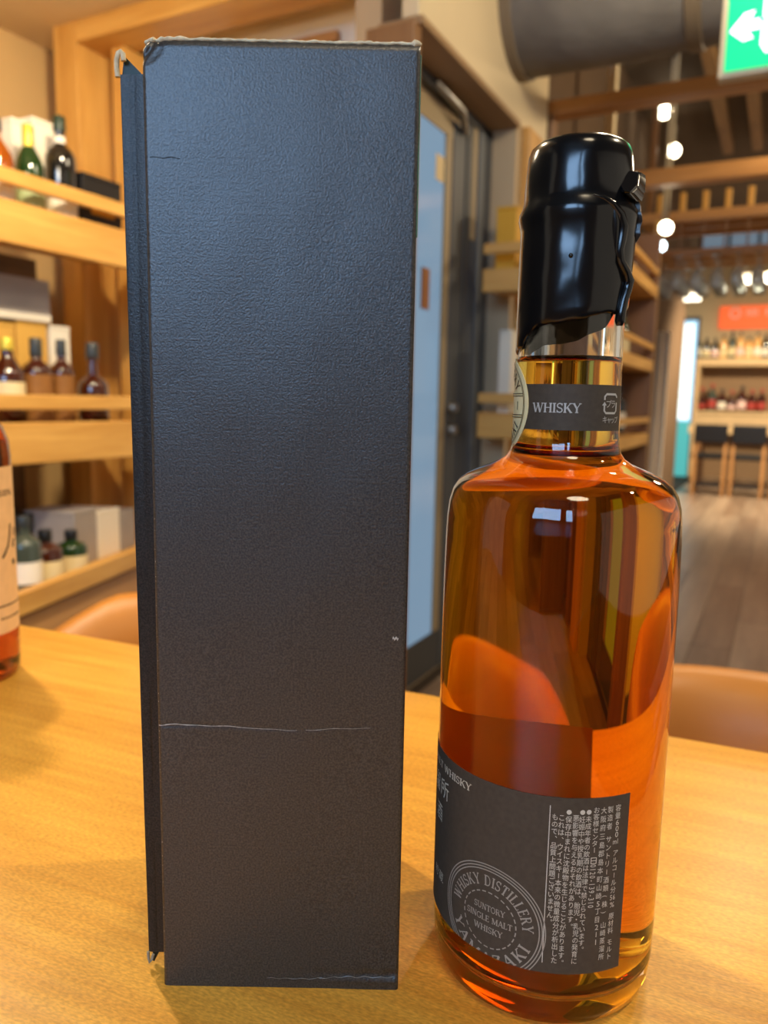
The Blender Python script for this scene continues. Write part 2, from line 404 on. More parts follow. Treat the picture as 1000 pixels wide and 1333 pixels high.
def shelf_at(px, X, z):   # a spot on a shelf from a picture column
    p = onX(px, 400, X); return Vector((X, p.y, z))
SX = XS - .10
def hgt(px, py, X, z): return onX(px, py, X).z - z
f1_ = LV[0]; f2_ = LV[1]
small_bottle(shelf_at(4, SX, f1_), .043, hgt(4, 158, SX, f1_), 'slim', gl_amber, cap_dark, lab_white, 'amber whisky bottle with dark cap and white label on the top shelf', 'bottles on the top shelf', neck=lab_white)
small_bottle(shelf_at(46, SX, f1_), .036, hgt(46, 167, SX, f1_), 'slim', gl_green, cap_yellow, lab_sage, 'dark green bottle with yellow foil neck and pale green label', 'bottles on the top shelf', capfrac=(.76, 1.0), band=(.1, .4))
small_bottle(shelf_at(86, SX, f1_), .041, hgt(83, 155, SX, f1_), 'round', gl_black, mat('green_cap', rgb(30, 50, 36), .4), lab_white, 'black squat shouldered bottle with pale neck label on the top shelf', 'bottles on the top shelf', band=(.04, .30), neck=lab_white)
def carton(loc, wx, wy, h, m, label, group, name='whisky_carton', panel=None, lid=True, rz=0):
    t = empty(name, loc, rz); tag(t, label, 'carton', group)
    box('carton_body', m, (-wx / 2, wx / 2), (-wy / 2, wy / 2), (0, h - .012 if lid else h), t, bev=.002)
    if lid: box('carton_lid', m, (-wx / 2 - .0008, wx / 2 + .0008), (-wy / 2 - .0008, wy / 2 + .0008), (h - .0115, h), t, bev=.002)
    if panel: box('front_print', panel, (wx / 2, wx / 2 + .001), (-wy * .3, wy * .3), (h * .35, h * .68), t, bev=0)
    return t
a0, a1 = onX(108, 260, XS - .06).y, onX(158, 260, XS - .06).y
carton(Vector((XS - .11, (a0 + a1) / 2, f1_)), .10, a1 - a0, hgt(130, 231, XS - .06, f1_), car_black, 'black gift box with gold print at the end of the top shelf', None, panel=gold)
X2 = XS - .24
for (pa, pb, py, m, lb) in ((14, 38, 156, car_white, 'white carton standing behind the yellow foil bottle'), (41, 73, 157, car_white, 'pale carton standing behind the black bottle on the top shelf')):
    y0, y1 = onX(pa, py, X2 + .05).y, onX(pb, py, X2 + .05).y
    carton(Vector((X2, (y0 + y1) / 2, f1_)), .10, y1 - y0 - .006, hgt((pa + pb) / 2, py, X2 + .05, f1_), m, lb, 'cartons at the back of the top shelf')
# middle shelf
small_bottle(shelf_at(6, SX, f2_), .042, hgt(4, 440, SX, f2_), 'slim', gl_brown, cap_yellow, lab_cream, 'dark amber bottle with cream label and gold cap, beside gold-printed bottle', 'bottles on the middle shelf', band=(.3, .52))
small_bottle(shelf_at(44, SX, f2_), .041, hgt(40, 440, SX, f2_), 'round', gl_brown, cap_dark, lab_brown, 'dark brown bottle with wide stopper and brown gold-printed label', 'bottles on the middle shelf', band=(.05, .60), capfrac=(.80, 1.0))
small_bottle(shelf_at(77, SX, f2_), .034, hgt(73, 442, SX, f2_), 'round', gl_brown, cap_dark, lab_brown, 'narrow brown bottle in front of the white-edged carton', 'bottles on the middle shelf', band=(.05, .60), capfrac=(.82, 1.0))
small_bottle(shelf_at(118, SX, f2_), .043, hgt(113, 446, SX, f2_), 'squat', gl_brown, cap_dark, lab_white, 'dark rounded bottle with white band label at the end of the middle shelf', 'bottles on the middle shelf', band=(.30, .44), capfrac=(.82, 1.0))
tops = []
for (pa, pb, py, m, lb) in ((-22, 19, 419, car_yellow, 'yellow carton next to the shelf side, behind gold-capped bottle'), (20, 61, 419, car_yellow, 'yellow carton behind the gold-printed brown bottle'), (64, 91, 425, car_white, 'white-edged carton behind the narrow brown bottle')):
    y0, y1 = onX(pa, py, X2 + .05).y, onX(pb, py, X2 + .05).y
    hh = hgt((pa + pb) / 2, py, X2 + .05, f2_)
    carton(Vector((X2, (y0 + y1) / 2, f2_)), .10, y1 - y0 - .004, hh, m, lb, 'cartons at the back of the middle shelf'); tops.append((y0, y1, hh))
hmax = max(tops[0][2], tops[1][2]); yA = onX(-40, 400, X2 + .06).y; yB2 = onX(66, 400, X2 + .06).y
lc = carton(Vector((X2, (yA + yB2) / 2, f2_ + hmax)), .115, yB2 - yA, onX(30, 361, X2 + .06).z - (f2_ + hmax), car_grey, 'flat grey carton with white edge lying on the yellow cartons', None, lid=False)
box('lid_edge', car_white, (-.060, .060), (-(yB2 - yA) / 2 - .002, (yB2 - yA) / 2 + .002), (0.0, .022), lc)

# low angled display counter with bottles and boxes
RL = YAW * 0 + math.radians(-17)
pA, pB = onX(30, 803, XS + .12), onX(174, 741, XS + .12)
zl = 0.5 * (pA.z + pB.z)
A = onZ(30, 803, zl); B = onZ(174, 741, zl)
dirv = (B - A); dirv.z = 0; ln = dirv.length; dirv.normalize(); ang = math.atan2(dirv.y, dirv.x)
lowc_ = empty('low_display_shelf', (A.x, A.y, 0), ang); tag(lowc_, 'low pine display shelf with raised lip behind the table', 'shelf')
box('front_lip', pineX, (-.5, ln + .35), (0, .03), (zl, zl + .055), lowc_)
zsf = zl + .02
box('shelf_top', pineX, (-.5, ln + .35), (.03, .42), (zsf - .03, zsf), lowc_)
box('front_panel', brownX, (-.5, ln + .35), (.02, .05), (0.0, zsf - .03), lowc_)
box('end_panel', brownZ, (ln + .32, ln + .35), (.05, .42), (0, zsf - .03), lowc_)
MI = Matrix.Translation((A.x, A.y, 0)) @ Matrix.Rotation(ang, 4, 'Z')
MIi = MI.inverted()
def low_at(px, back):       # shelf-local point under a picture column, a given distance behind the lip
    d = ray(px, 700); o_ = MIi @ ORG; dl = MIi.to_3x3() @ d
    t = (back - o_.y) / dl.y
    return o_ + dl * t, t
def low_place(px, back, pytop):
    d = ray(px, pytop); o_ = MIi @ ORG; dl = MIi.to_3x3() @ d
    t = (back - o_.y) / dl.y; p = o_ + dl * t
    return MI @ Vector((p.x, back, zsf)), p.z - zsf
for (px, back, pyt, R, kind, gm, cm, lm, lb, bd, cf) in (
        (30, .085, 672, .040, 'round', gl_grey, cap_dark, lab_white, 'grey-green bottle with white label beside the standing tan-labelled bottle', (.14, .42), (.87, 1)),
        (58, .085, 690, .043, 'round', gl_brown, cap_black, lab_cream, 'dark bottle with cream label between grey-green and yellow-topped bottles', (.05, .46), (.80, 1)),
        (92, .085, 690, .042, 'round', gl_green, cap_black, lab_cream, 'dark green bottle with pale shoulder and cream label beside grey boxes', (.05, .46), (.80, 1))):
    p, h_ = low_place(px, back, pyt)
    small_bottle(p, R, h_, kind, gm, cm, lm, lb, 'bottles on the low display shelf', band=bd, capfrac=cf)
for (pa, pb, back, pyt, dep, m, lb) in (
        (18, 60, .25, 674, .10, car_black, 'dark box behind the grey-green bottle on the low shelf'),
        (62, 92, .24, 672, .08, car_white, 'white box behind the green bottle on the low shelf'),
        (96, 126, .12, 668, .16, car_grey, 'tall grey box beside the cream-labelled green bottle'),
        (127, 156, .12, 668, .16, car_white, 'pale box between two grey boxes on the low shelf'),
        (157, 176, .12, 666, .16, car_grey, 'pale grey box at the far end of the low shelf')):
    p0, h_ = low_place(pa, back, pyt); p1, _ = low_place(pb, back, pyt)
    wdt = (p1 - p0).length
    c_ = (p0 + p1) / 2 + MI.to_3x3() @ Vector((0, dep / 2, 0))
    carton(c_, wdt - .004, dep, h_, m, lb, 'boxes on the low display shelf', rz=ang)

# ------------------------------------------------------------------ shelf beyond the door, frames, rack
def shelf_piece(y, pa, pb, ylist, label, extra=None):
    p0, p1 = onY(pa, ylist[2], y), onY(pb, ylist[2], y)
    t = empty('wall_shelf', ((p0.x + p1.x) / 2, y, onY(pa, ylist[3], y).z)); tag(t, label, 'shelf')
    hw = (p1.x - p0.x) / 2; z0 = t.location.z
    box('front_board', pineX, (-hw, hw), (-.02, .0), (0, onY(pa, ylist[2], y).z - z0), t)
    box('shelf_board', pineX, (-hw, hw), (0, .2), (.01, .03), t)
    box('front_rail', pineX, (-hw, hw), (-.02, -.002), (onY(pa, ylist[1], y).z - z0, onY(pa, ylist[0], y).z - z0), t)
    box('end_panel', brownZ, (hw - .015, hw), (0, .2), (.03, onY(pa, ylist[0], y).z - z0), t)
    return t, z0 + .03
YS = YE - 0.21
t1, zf1 = shelf_piece(YS, 631, 690, (319, 333, 352, 382), 'small pine shelf with rail holding yellow box past the glass door')
t2, zf2 = shelf_piece(YS, 624, 686, (512, 525, 537, 570), 'small pine shelf with rail holding white box past the glass door')
p0, p1 = onY(646, 300, YS + .08), onY(672, 300, YS + .08)
carton(Vector(((p0.x + p1.x) / 2, YS + .12, zf1)), p1.x - p0.x, .08, onY(650, 270, YS + .08).z - zf1, mat('amber_carton', rgb(214, 158, 40), .6), 'bright yellow carton on the small shelf past the door', None)
p0, p1 = onY(650, 450, YS + .08), onY(666, 450, YS + .08)
carton(Vector(((p0.x + p1.x) / 2, YS + .12, zf2)), p1.x - p0.x, .08, onY(655, 430, YS + .08).z - zf2, car_white, 'narrow white carton on the small lower shelf past the door', None)
lit = box('corner_post', pineZ, (XE - .0, XE + .03), (YE + .06, YE + .22), (0, zs)); tag(lit, 'light pine corner post at the end of the door recess', 'post')

def portal(Y, px0, ytop, ybot, x1, label, name='timber_portal', thick=.09, post=True):
    a, b = onY(px0, ytop, Y), onY(px0, ybot, Y)
    t = empty(name, (a.x, Y, 0)); tag(t, label, 'frame')
    box('beam', brownX, (0, x1 - a.x), (0, thick), (b.z, a.z), t)
    if not post: box('wall_plate', brownX, (-.12, 0), (0, thick), (b.z, a.z), t); return t, b.z, a.z
    wpx = onY(px0 + 24, ytop, Y).x - a.x
    box('post', brownZ, (0, wpx), (0, thick), (0, b.z), t)
    return t, b.z, a.z
P1, pz0, pz1 = portal(3.2, 696, 135, 153, 2.6, 'brown timber portal spanning the passage below the exit sign')
for pa, pb, lb_ in ((721, 734, 'short cream ceiling batten next to the timber portal post'), (788, 800, 'short cream ceiling batten further from the timber portal post')):
    a, b = onY(pa, 150, 3.9), onY(pb, 150, 3.9)
    o = box('hanging_batten', cream, (a.x, b.x), (3.9, 3.95), (onY(pa, 240, 3.9).z, ZC)); tag(o, lb_, 'batten', 'ceiling battens')
P2, qz0, qz1 = portal(4.4, 838, 222, 243, 2.8, 'brown timber cross beam further down the passage', thick=.1, post=False)

# hanging glass rack
RY = 5.2
rack = empty('glass_rack', (0.0, RY, 0)); tag(rack, 'pine hanging rack of rails and pegs for glasses over the bar', 'rack')
r0 = onY(834, 280, RY); r1 = onY(834, 293, RY); xr0 = r0.x
zr1, zr0 = r0.z, r1.z
zD1, zD0 = onY(845, 328, RY).z, onY(845, 337, RY).z
ORD = ['first', 'second', 'third', 'fourth', 'fifth', 'sixth', 'seventh', 'eighth', 'ninth', 'tenth', 'eleventh']
for dy in (0.0, .22, .45):
    box('rail', brownX, (xr0, 2.4), (dy, dy + .05), (zr0, zr1), rack)
    box('lower_rail', brownX, (xr0, 2.4), (dy, dy + .04), (zD0, zD1), rack)
k = 0
px = 855
while px < 1010:
    x = onY(px, 270, RY).x
    box('peg', pineZ, (x, x + .035), (.0, .05), (zr1, zr1 + .11), rack)
    box('hanger', brownZ, (x + .01, x + .02), (.01, .03), (zD1, zr0), rack)
    px += 29.5
for x in (xr0, 2.36):
    box('side_bar', pineZ, (x, x + .04), (.05, .45), (zr0, zr1), rack)
    box('suspension', brownZ, (x, x + .04), (0.2, .24), (zr1, ZC), rack)
glass_m = mat('wine_glass', rgb(236, 240, 240), 0.03, trans=0.85, ior=1.45, spec=.7)
wg = empty('wine_glass', (0, 0, 0)); tag(wg, 'clear stemmed glass hanging upside down from the pine rack', 'glass', 'glasses hanging from the rack')
lathe('bowl', [(.004, -.075), (.016, -.085), (.036, -.12), (.040, -.15), (.034, -.19), (.033, -.19), (.038, -.15), (.034, -.121), (.014, -.088), (0, -.08)], glass_m, wg, seg=20, cap0=False, cap1=False)
lathe('stem', [(0, -.078), (.004, -.075), (.004, -.006), (.03, -.003), (.032, 0), (0, 0)], glass_m, wg, seg=16)
first = True
for row, dy in enumerate((.02, .24, .47)):
    for kx in range(9):
        x = xr0 + .12 + kx * .115
        o = wg if first else copy_tree(wg); first = False
        o.location = (x, RY + dy, zD0)
        o['label'] = 'upside-down stemmed glass, %s from the rack post in the %s hanging row' % (ORD[kx], ('front', 'middle', 'rear')[row])
# posts of the rack unit and side shelves
lp0, lp1 = onY(846, 400, RY - .05), onY(856, 400, RY - .05)
o = box('rack_post', wood('pale_pine', rgb(226, 176, 100), rgb(240, 196, 124), 'Z', 7, 12), (lp0.x, lp1.x), (RY - .08, RY - .03), (0, zr0)); tag(o, 'light pine upright post standing under the glass rack', 'post')
for pa, pb, lb_ in ((857, 863, 'narrow white upright panel beside the rack post'), (866, 873, 'narrow white upright panel beside the daylit glass door')):
    a, c = onY(pa, 432, 7.0), onY(pb, 432, 7.0)
    o = box('white_panel', white_paint, (a.x, c.x), (7.0, 7.04), (0, a.z)); tag(o, lb_, 'panel', 'white upright panels')
bs = empty('side_bookcase', (XE + .13, 4.02, 0)); tag(bs, 'brown shelving along the side wall beyond the timber portal', 'shelf')
for z in (.35, .75, 1.15, 1.55):
    box('shelf_board', pineY, (-.13, .13), (-.55, .55), (z, z + .06), bs); box('front_rail', pineY, (.11, .13), (-.55, .55), (z + .12, z + .15), bs)
for y in (-.58, .55): box('upright', brownZ, (-.13, .13), (y, y + .03), (0, 1.9), bs)
rk = random.Random(5)
CN = {'dark_brown_bottle': 'dark brown', 'black_bottle': 'black', 'amber_bottle': 'amber', 'dark_green_bottle': 'dark green', 'honey_bottle': 'honey coloured', 'grey_green_bottle': 'grey-green'}
cols = [gl_brown, gl_black, gl_amber, gl_green]
for z in (.35, .75, 1.15, 1.55):
    for k in range(5):
        m_ = rk.choice(cols); lm_ = rk.choice((lab_white, lab_cream))
        small_bottle(Vector((XE + .11, 3.58 + k * .21 + rk.random() * .03, z + .06)), .04, .27, rk.choice(('round', 'slim')), m_, cap_black, lm_, '%s bottle, %s from the timber portal on the %s side shelf' % (CN[m_.name], ORD[k], {.35: 'lowest', .75: 'second', 1.15: 'third', 1.55: 'highest'}[z]), 'bottles in the side shelving')

# ------------------------------------------------------------------ exit sign, duct, track lamps
EYs = 2.15
e0 = onY(934, 104, EYs)
es = empty('exit_sign', (e0.x, EYs, e0.z)); tag(es, 'lit green exit sign with white arrow hanging from the ceiling', 'sign')
SWd, SHt = .46, .30
frame_m = mat('sign_frame', rgb(214, 200, 170), .5)
box('housing', frame_m, (0, SWd), (0, .04), (0, SHt), es, bev=.004)
green = mat('sign_green', rgb(0, 170, 110), .4, emit=(0.0, 1.0, 0.30, 1), estr=.48)
signwhite = mat('sign_white', (1, 1, 1, 1), .4, emit=(0.92, 1, 1, 1), estr=1.0)
box('green_panel', green, (.014, SWd - .014), (-.003, .0), (.014, SHt - .014), es, bev=0)
sc_ = onY(1000, 100, EYs).x - onY(934, 104, EYs).x       # metres across 66 px
u = sc_ / 66.0
def sg(pts): return [((x) * u, (z) * u) for x, z in pts]
ang_s = 0
prism('arrow', sg([(12, 60), (30, 81), (43, 83), (38, 71), (50, 71), (50, 58), (36, 58), (43, 47), (30, 45)]), signwhite, -.0045, -.003, es)
prism('doorway_symbol', sg([(54, 104), (54, 72), (58, 69), (78, 69), (78, 66), (53, 66), (53, 36), (60, 25), (66, 25), (62, 36), (66, 52), (90, 54), (112, 30), (119, 37), (96, 64), (98, 104)]), signwhite, -.0045, -.003, es)
for x in (.1, SWd - .1): tube('hanger_rod', [(x, .02, SHt), (x, .02, ZC - e0.z)], .006, frame_m, es)

DY = 2.75
d0, d1 = onY(624, 40, DY), onY(700, 85, DY)
dr = .21; zc_ = onY(760, 84, DY).z + dr
du = empty('air_duct', (d0.x, DY, zc_)); tag(du, 'grey lagged air duct running across under the ceiling', 'duct')
bm = bmesh.new(); bm_lathe(bm, [(0, 0), (dr * .8, 0), (dr, .04), (dr * 1.02, .5), (dr * .98, 1.0), (dr, 2.6), (0, 2.6)], 36)
o = smooth_angle(link('lagging', bm, grey_duct, du), 50); o.rotation_euler.y = pi / 2
for x in (.13, .7, 1.3, 1.9):
    bm = bmesh.new(); bm_lathe(bm, [(dr * 1.0, x), (dr * 1.045, x + .005), (dr * 1.045, x + .045), (dr, x + .05)], 36, False, False)
    o = smooth_angle(link('strap', bm, mat('duct_strap', rgb(120, 104, 82), .7), du), 50); o.rotation_euler.y = pi / 2
tube('hanger_rod', [(.155, 0, dr), (.155, 0, ZC - zc_)], .008, dark_steel, du); tube('hanger_rod', [(1.33, 0, dr), (1.33, 0, ZC - zc_)], .008, dark_steel, du)

def track_lamp(px, py, Y, r, m, label, power=0):
    p = onY(px, py, Y)
    t = empty('track_spotlight', p); tag(t, label, 'lamp', None)
    d = (ORG + Vector((0, -0.3, -.25)) - p).normalized()
    q = d.to_track_quat('Z', 'Y').to_euler()
    h_ = lathe('lamp_can', [(r * .55, -.12), (r * .8, -.115), (r * 1.12, -.02), (r * 1.15, .004), (r * 1.02, .004)], mat('lamp_can', rgb(190, 176, 150), .5), t, cap1=False, seg=24)
    h_.rotation_euler = q
    b_ = lathe('bulb', [(0, -.012), (r * 1.0, -.012), (r * .98, .0), (r * .6, .006), (0, .008)], m, t, seg=24); b_.rotation_euler = q
    tube('stem', [(-d.x * .10, -d.y * .10, -d.z * .10), (-d.x * .1, -d.y * .1 + .02, .06), (-d.x * .1, -d.y * .1 + .02, ZC - p.z)], .009, mat('lamp_can', rgb(190, 176, 150)), t)
    return t
track_lamp(865, 145, 5.5, .048, lamp_glow, 'glowing ceiling spotlight seen just beneath the timber portal beam')
track_lamp(877, 197, 6.0, .045, lamp_glow, 'glowing angled ceiling spotlight above the second timber beam')
track_lamp(867, 297, 4.75, .036, lamp_glow, 'warm glowing spotlight shining below the rack rail')
track_lamp(860, 321, 4.85, .030, lamp_glow_cool, 'bluish white spotlight hanging under the warm one by the rack post')

# ------------------------------------------------------------------ far end of the passage
FY = 11.2
glz = empty('door_2', (onY(888, 500, FY).x, FY, 0)); tag(glz, kind='structure')
gx0, gx1 = onY(872, 500, FY).x - glz.location.x, onY(903, 500, FY).x - glz.location.x
gzt = onY(888, 418, FY).z; gzb = onY(888, 570, FY).z
box('frame_side', steel, (gx0 - .03, gx0), (0, .06), (0, gzt + .05), glz); box('frame_side', steel, (gx1, gx1 + .03), (0, .06), (0, gzt + .05), glz)
box('frame_top', steel, (gx0, gx1), (0, .06), (gzt, gzt + .05), glz)
box('pane', day_glass, (gx0, gx1), (.02, .03), (gzb + .22, gzt), glz, bev=0)
m0, m1 = gx0 + (gx1 - gx0) * .38, gx0 + (gx1 - gx0) * .85
box('bright_pane', day_glass_bright, (m0, m1), (.005, .02), (gzb + .25, gzt - .05), glz, bev=0)
box('teal_panel', mat('teal_glass', rgb(60, 130, 130), .2, emit=(.06, .34, .36, 1), estr=.55), (gx0, gx1), (.015, .03), (0.02, gzb + .22), glz, bev=0)
# far display cabinet
cx0 = onY(905, 500, FY).x; cx1 = 1.2
cab = empty('display_cabinet', ((cx0 + cx1) / 2, FY, 0)); tag(cab, 'beige display cabinet with open shelf at the far end of the passage', 'cabinet')
hw = (cx1 - cx0) / 2; zt_ = onY(950, 467, FY).z; zt2 = onY(950, 477, FY).z; zct = onY(950, 536, FY).z; zcb = onY(950, 562, FY).z
bw = mat('cabinet_beige', rgb(206, 174, 128), .6, var=.05)
box('top_shelf', bw, (-hw, hw), (-.05, .4), (zt2, zt_), cab); box('side', bw, (-hw, -hw + .05), (-.05, .4), (0, zt2), cab); box('side', bw, (hw - .05, hw), (-.05, .4), (0, zt2), cab)
box('back', mat('cabinet_back', rgb(140, 112, 82), .8), (-hw + .05, hw - .05), (.36, .4), (0, zt2), cab)
box('counter', bw, (-hw + .05, hw - .05), (-.05, .36), (zct - .04, zct), cab); box('apron', bw, (-hw + .05, hw - .05), (-.05, -.02), (zcb, zct - .05), cab)
# red sign above
s0, s1 = onY(938, 400, 11.88), onY(938, 429, 11.88)
bn = empty('shop_sign', (s0.x, 11.88, s1.z)); tag(bn, 'orange-red signboard with pale lettering above the far display', 'sign')
sh_ = s0.z - s1.z
box('board', mat('sign_red', rgb(232, 88, 36), .6, emit=(1.0, .16, .04, 1), estr=.35), (0, 1.5), (-.04, .0), (0, sh_), bn)
lw = mat('sign_lettering', rgb(240, 205, 190), .6)
bm = bmesh.new(); bm_lathe(bm, [(.05, 0), (.075, 0), (.075, .01), (.05, .01)], 24, False, False); bmesh.ops.rotate(bm, verts=bm.verts, cent=(0, 0, 0), matrix=Matrix.Rotation(pi / 2, 3, 'X'))
link('round_mark', bm, lw, bn, (.2, -.041, sh_ * .68))
for k, (x, wd) in enumerate(((.34, .02), (.38, .02), (.42, .02), (.46, .02), (.58, .03), (.64, .03))):
    box('letter_stroke', lw, (x, x + wd), (-.045, -.04), (sh_ * .55, sh_ * .85), bn, bev=0)
rk = random.Random(11)
pinkm = mat('pink_label', rgb(236, 200, 190), .6); redm = mat('red_label', rgb(170, 60, 50), .5); honey = mat('honey_bottle', rgb(230, 170, 90), .15, coat=.3)
px = 908; n_ = 0
while px < 1004:
    p = onY(px, 465, FY + .12); m_ = rk.choice((honey, gl_black, honey, gl_grey))
    small_bottle(Vector((p.x, FY + .12, zt_)), .05, rk.uniform(.26, .36), rk.choice(('round', 'slim')), m_, cap_dark, rk.choice((pinkm, lab_white, lab_cream)), '%s bottle, %s from the daylit glass door on the far cabinet top' % (CN[m_.name], ORD[n_]), 'bottles on the far cabinet top'); n_ += 1
    px += 11
px = 913; n_ = 0
while px < 1004:
    p = onY(px, 530, FY + .12); m_ = rk.choice((gl_brown, gl_black, gl_grey))
    small_bottle(Vector((p.x, FY + .12, zct)), .055, rk.uniform(.22, .36), rk.choice(('round', 'squat', 'slim')), m_, rk.choice((cap_dark, redm)), rk.choice((pinkm, redm, lab_white)), '%s bottle, %s from the glass door in the far cabinet recess' % (CN[m_.name], ORD[n_]), 'bottles in the far cabinet recess'); n_ += 1
    px += 13
w2 = empty('window_2', (0.6, 9.0, onY(920, 327, 9.0).z)); tag(w2, kind='structure')
hz_ = onY(920, 291, 9.0).z - w2.location.z
dusk = mat('dusk_glass', rgb(80, 92, 104), .15, emit=(.20, .27, .34, 1), estr=.35)
for k in range(10):
    box('pane', dusk, (-1.5 + k * .28 + .015, -1.5 + k * .28 + .265), (0, .01), (.02, hz_), w2, bev=0); box('mullion', steel, (-1.5 + k * .28 - .015, -1.5 + k * .28 + .015), (-.01, .02), (0, hz_), w2, bev=0)
box('sill', brownX, (-1.52, 1.34), (-.02, .03), (-.04, 0.02), w2); box('head', brownX, (-1.52, 1.34), (-.02, .03), (hz_, ZC - w2.location.z), w2)
strip = mat('strip_lamp_glow', (1, 1, 1, 1), emit=(1, .93, .72, 1), estr=1.6)
for (pa, pb, py, lb_) in ((874, 912, 389, 'glowing strip lamp hanging above the daylit glass door'), (962, 1012, 366, 'glowing strip lamp hanging above the orange-red sign')):
    a, c = onY(pa, py, 8.8), onY(pb, py, 8.8)
    t = empty('strip_lamp', ((a.x + c.x) / 2, 8.8, a.z)); tag(t, lb_, 'lamp', 'strip lamps')
    hw = (c.x - a.x) / 2
    box('tube', strip, (-hw, hw), (-.03, .03), (-.035, .035), t, bev=.01); box('housing', white_paint, (-hw - .01, hw + .01), (-.04, .04), (.035, .06), t)
    for x in (-hw * .7, hw * .7): tube('hanger_rod', [(x, 0, .06), (x, 0, ZC - a.z)], .006, dark_steel, t)
# far table and chairs
FT = 9.6
tx0 = onY(896, 560, FT).x; tzt = onY(950, 556, FT).z; tzb = onY(950, 566, FT).z
ft = empty('dining_table', (tx0 + .9, FT + .3, 0)); tag(ft, 'beige topped dining table far down the passage', 'table')
box('table_top', bw, (-.9, .9), (-.3, .4), (tzb, tzt), ft)
for x in (-.82, .76):
    for y in (-.25, .3): box('leg', brownZ, (x, x + .06), (y, y + .06), (0, tzb), ft)
def far_chair(px, Y, label):
    p = onY(px, 600, Y)
    t = empty('dining_chair', (p.x, Y, 0)); tag(t, label, 'chair', 'chairs at the far table')
    box('seat', black_plastic, (-.19, .19), (-.2, .22), (.40, .46), t, bev=.02)
    box('backrest', black_plastic, (-.17, .17), (-.24, -.2), (.58, .78), t, bev=.015)
    for x in (-.17, .135):
        for y in (-.22, .17): box('leg', brownX, (x, x + .035), (y, y + .035), (0, .41 if y > 0 else .60), t)
    box('stretcher', black_plastic, (-.15, .15), (-.21, -.19), (.1, .14), t)
    return t
far_chair(925, 9.3, 'black seated chair at the far table end by the daylit glass door')
far_chair(974, 9.3, 'black seated chair in the middle of the far table side')
far_chair(1028, 9.3, 'black seated chair at the far table, furthest from the glass door')

# ------------------------------------------------------------------ the table
TA = L2W(-0.331, 0.686); TB = L2W(0.222, 0.459)
td = (TB - TA); td.z = 0; td.normalize(); tang = math.atan2(td.y, td.x)
tab = empty('wooden_table', (TB.x, TB.y, 0), tang); tag(tab, 'honey coloured wooden table under the bottle and carton', 'table')
honeyw = wood('honey_wood', rgb(200, 138, 46), rgb(228, 170, 68), 'X', 13, 12, rough=.36, fine=.45, bump=.12, spec=.32)
nt = honeyw.node_tree; pb_ = nt.nodes['Principled BSDF']; src = pb_.inputs['Base Color'].links[0].from_socket
tc_ = nt.nodes.new('ShaderNodeTexCoord'); mp_ = nt.nodes.new('ShaderNodeMapping'); mp_.inputs['Scale'].default_value = (420, 1100, 400)
fn_ = nt.nodes.new('ShaderNodeTexNoise'); fn_.inputs['Scale'].default_value = 1.0; fn_.inputs['Detail'].default_value = 2
mr_ = nt.nodes.new('ShaderNodeMapRange'); mr_.inputs['From Min'].default_value = .3; mr_.inputs['From Max'].default_value = .7; mr_.inputs['To Min'].default_value = .74; mr_.inputs['To Max'].default_value = 1.14
mu_ = nt.nodes.new('ShaderNodeVectorMath'); mu_.operation = 'SCALE'
nt.links.new(tc_.outputs['Object'], mp_.inputs['Vector']); nt.links.new(mp_.outputs[0], fn_.inputs['Vector']); nt.links.new(fn_.outputs['Fac'], mr_.inputs['Value'])
nt.links.new(src, mu_.inputs[0]); nt.links.new(mr_.outputs[0], mu_.inputs['Scale']); nt.links.new(mu_.outputs[0], pb_.inputs['Base Color'])
bm = bmesh.new()
cr = .075; xr = .11; xl = -1.15; dep = .85
pts = []
def arc(cx, cy, a0, a1):
    for k in range(9):
        a = a0 + (a1 - a0) * k / 8; pts.append((cx + cr * math.cos(a), cy + cr * math.sin(a)))
arc(xr - cr, -cr, pi / 2, 0); arc(xr - cr, -dep + cr, 0, -pi / 2); arc(xl + cr, -dep + cr, -pi / 2, -pi); arc(xl + cr, -cr, pi, pi / 2)
def inset(p, d): # towards the middle
    cx, cy = (xr + xl) / 2, -dep / 2
    return (p[0] - d * (1 if p[0] > cx else -1), p[1] - d * (1 if p[1] > cy else -1))
prev = None
lay = [(0.006, HT - .035), (0.0, HT - .031), (0.0, HT - .005), (.0012, HT - .0015), (.004, HT)]
for d, z in lay:
    ring = [bm.verts.new((*inset(p, d), z)) for p in pts]
    if prev:
        for k in range(len(ring)):
            j = (k + 1) % len(ring); bm.faces.new((prev[k], prev[j], ring[j], ring[k]))
    else: bm.faces.new(list(reversed(ring)))
    prev = ring
bm.faces.new(prev); bmesh.ops.recalc_face_normals(bm, faces=bm.faces)
smooth_angle(link('table_top', bm, honeyw, tab), 50)
for x in (xl + .06, xr - .12):
    for y in (-dep + .06, -.12): box('leg', pineZ, (x, x + .06), (y, y + .06), (0, HT - .035), tab)

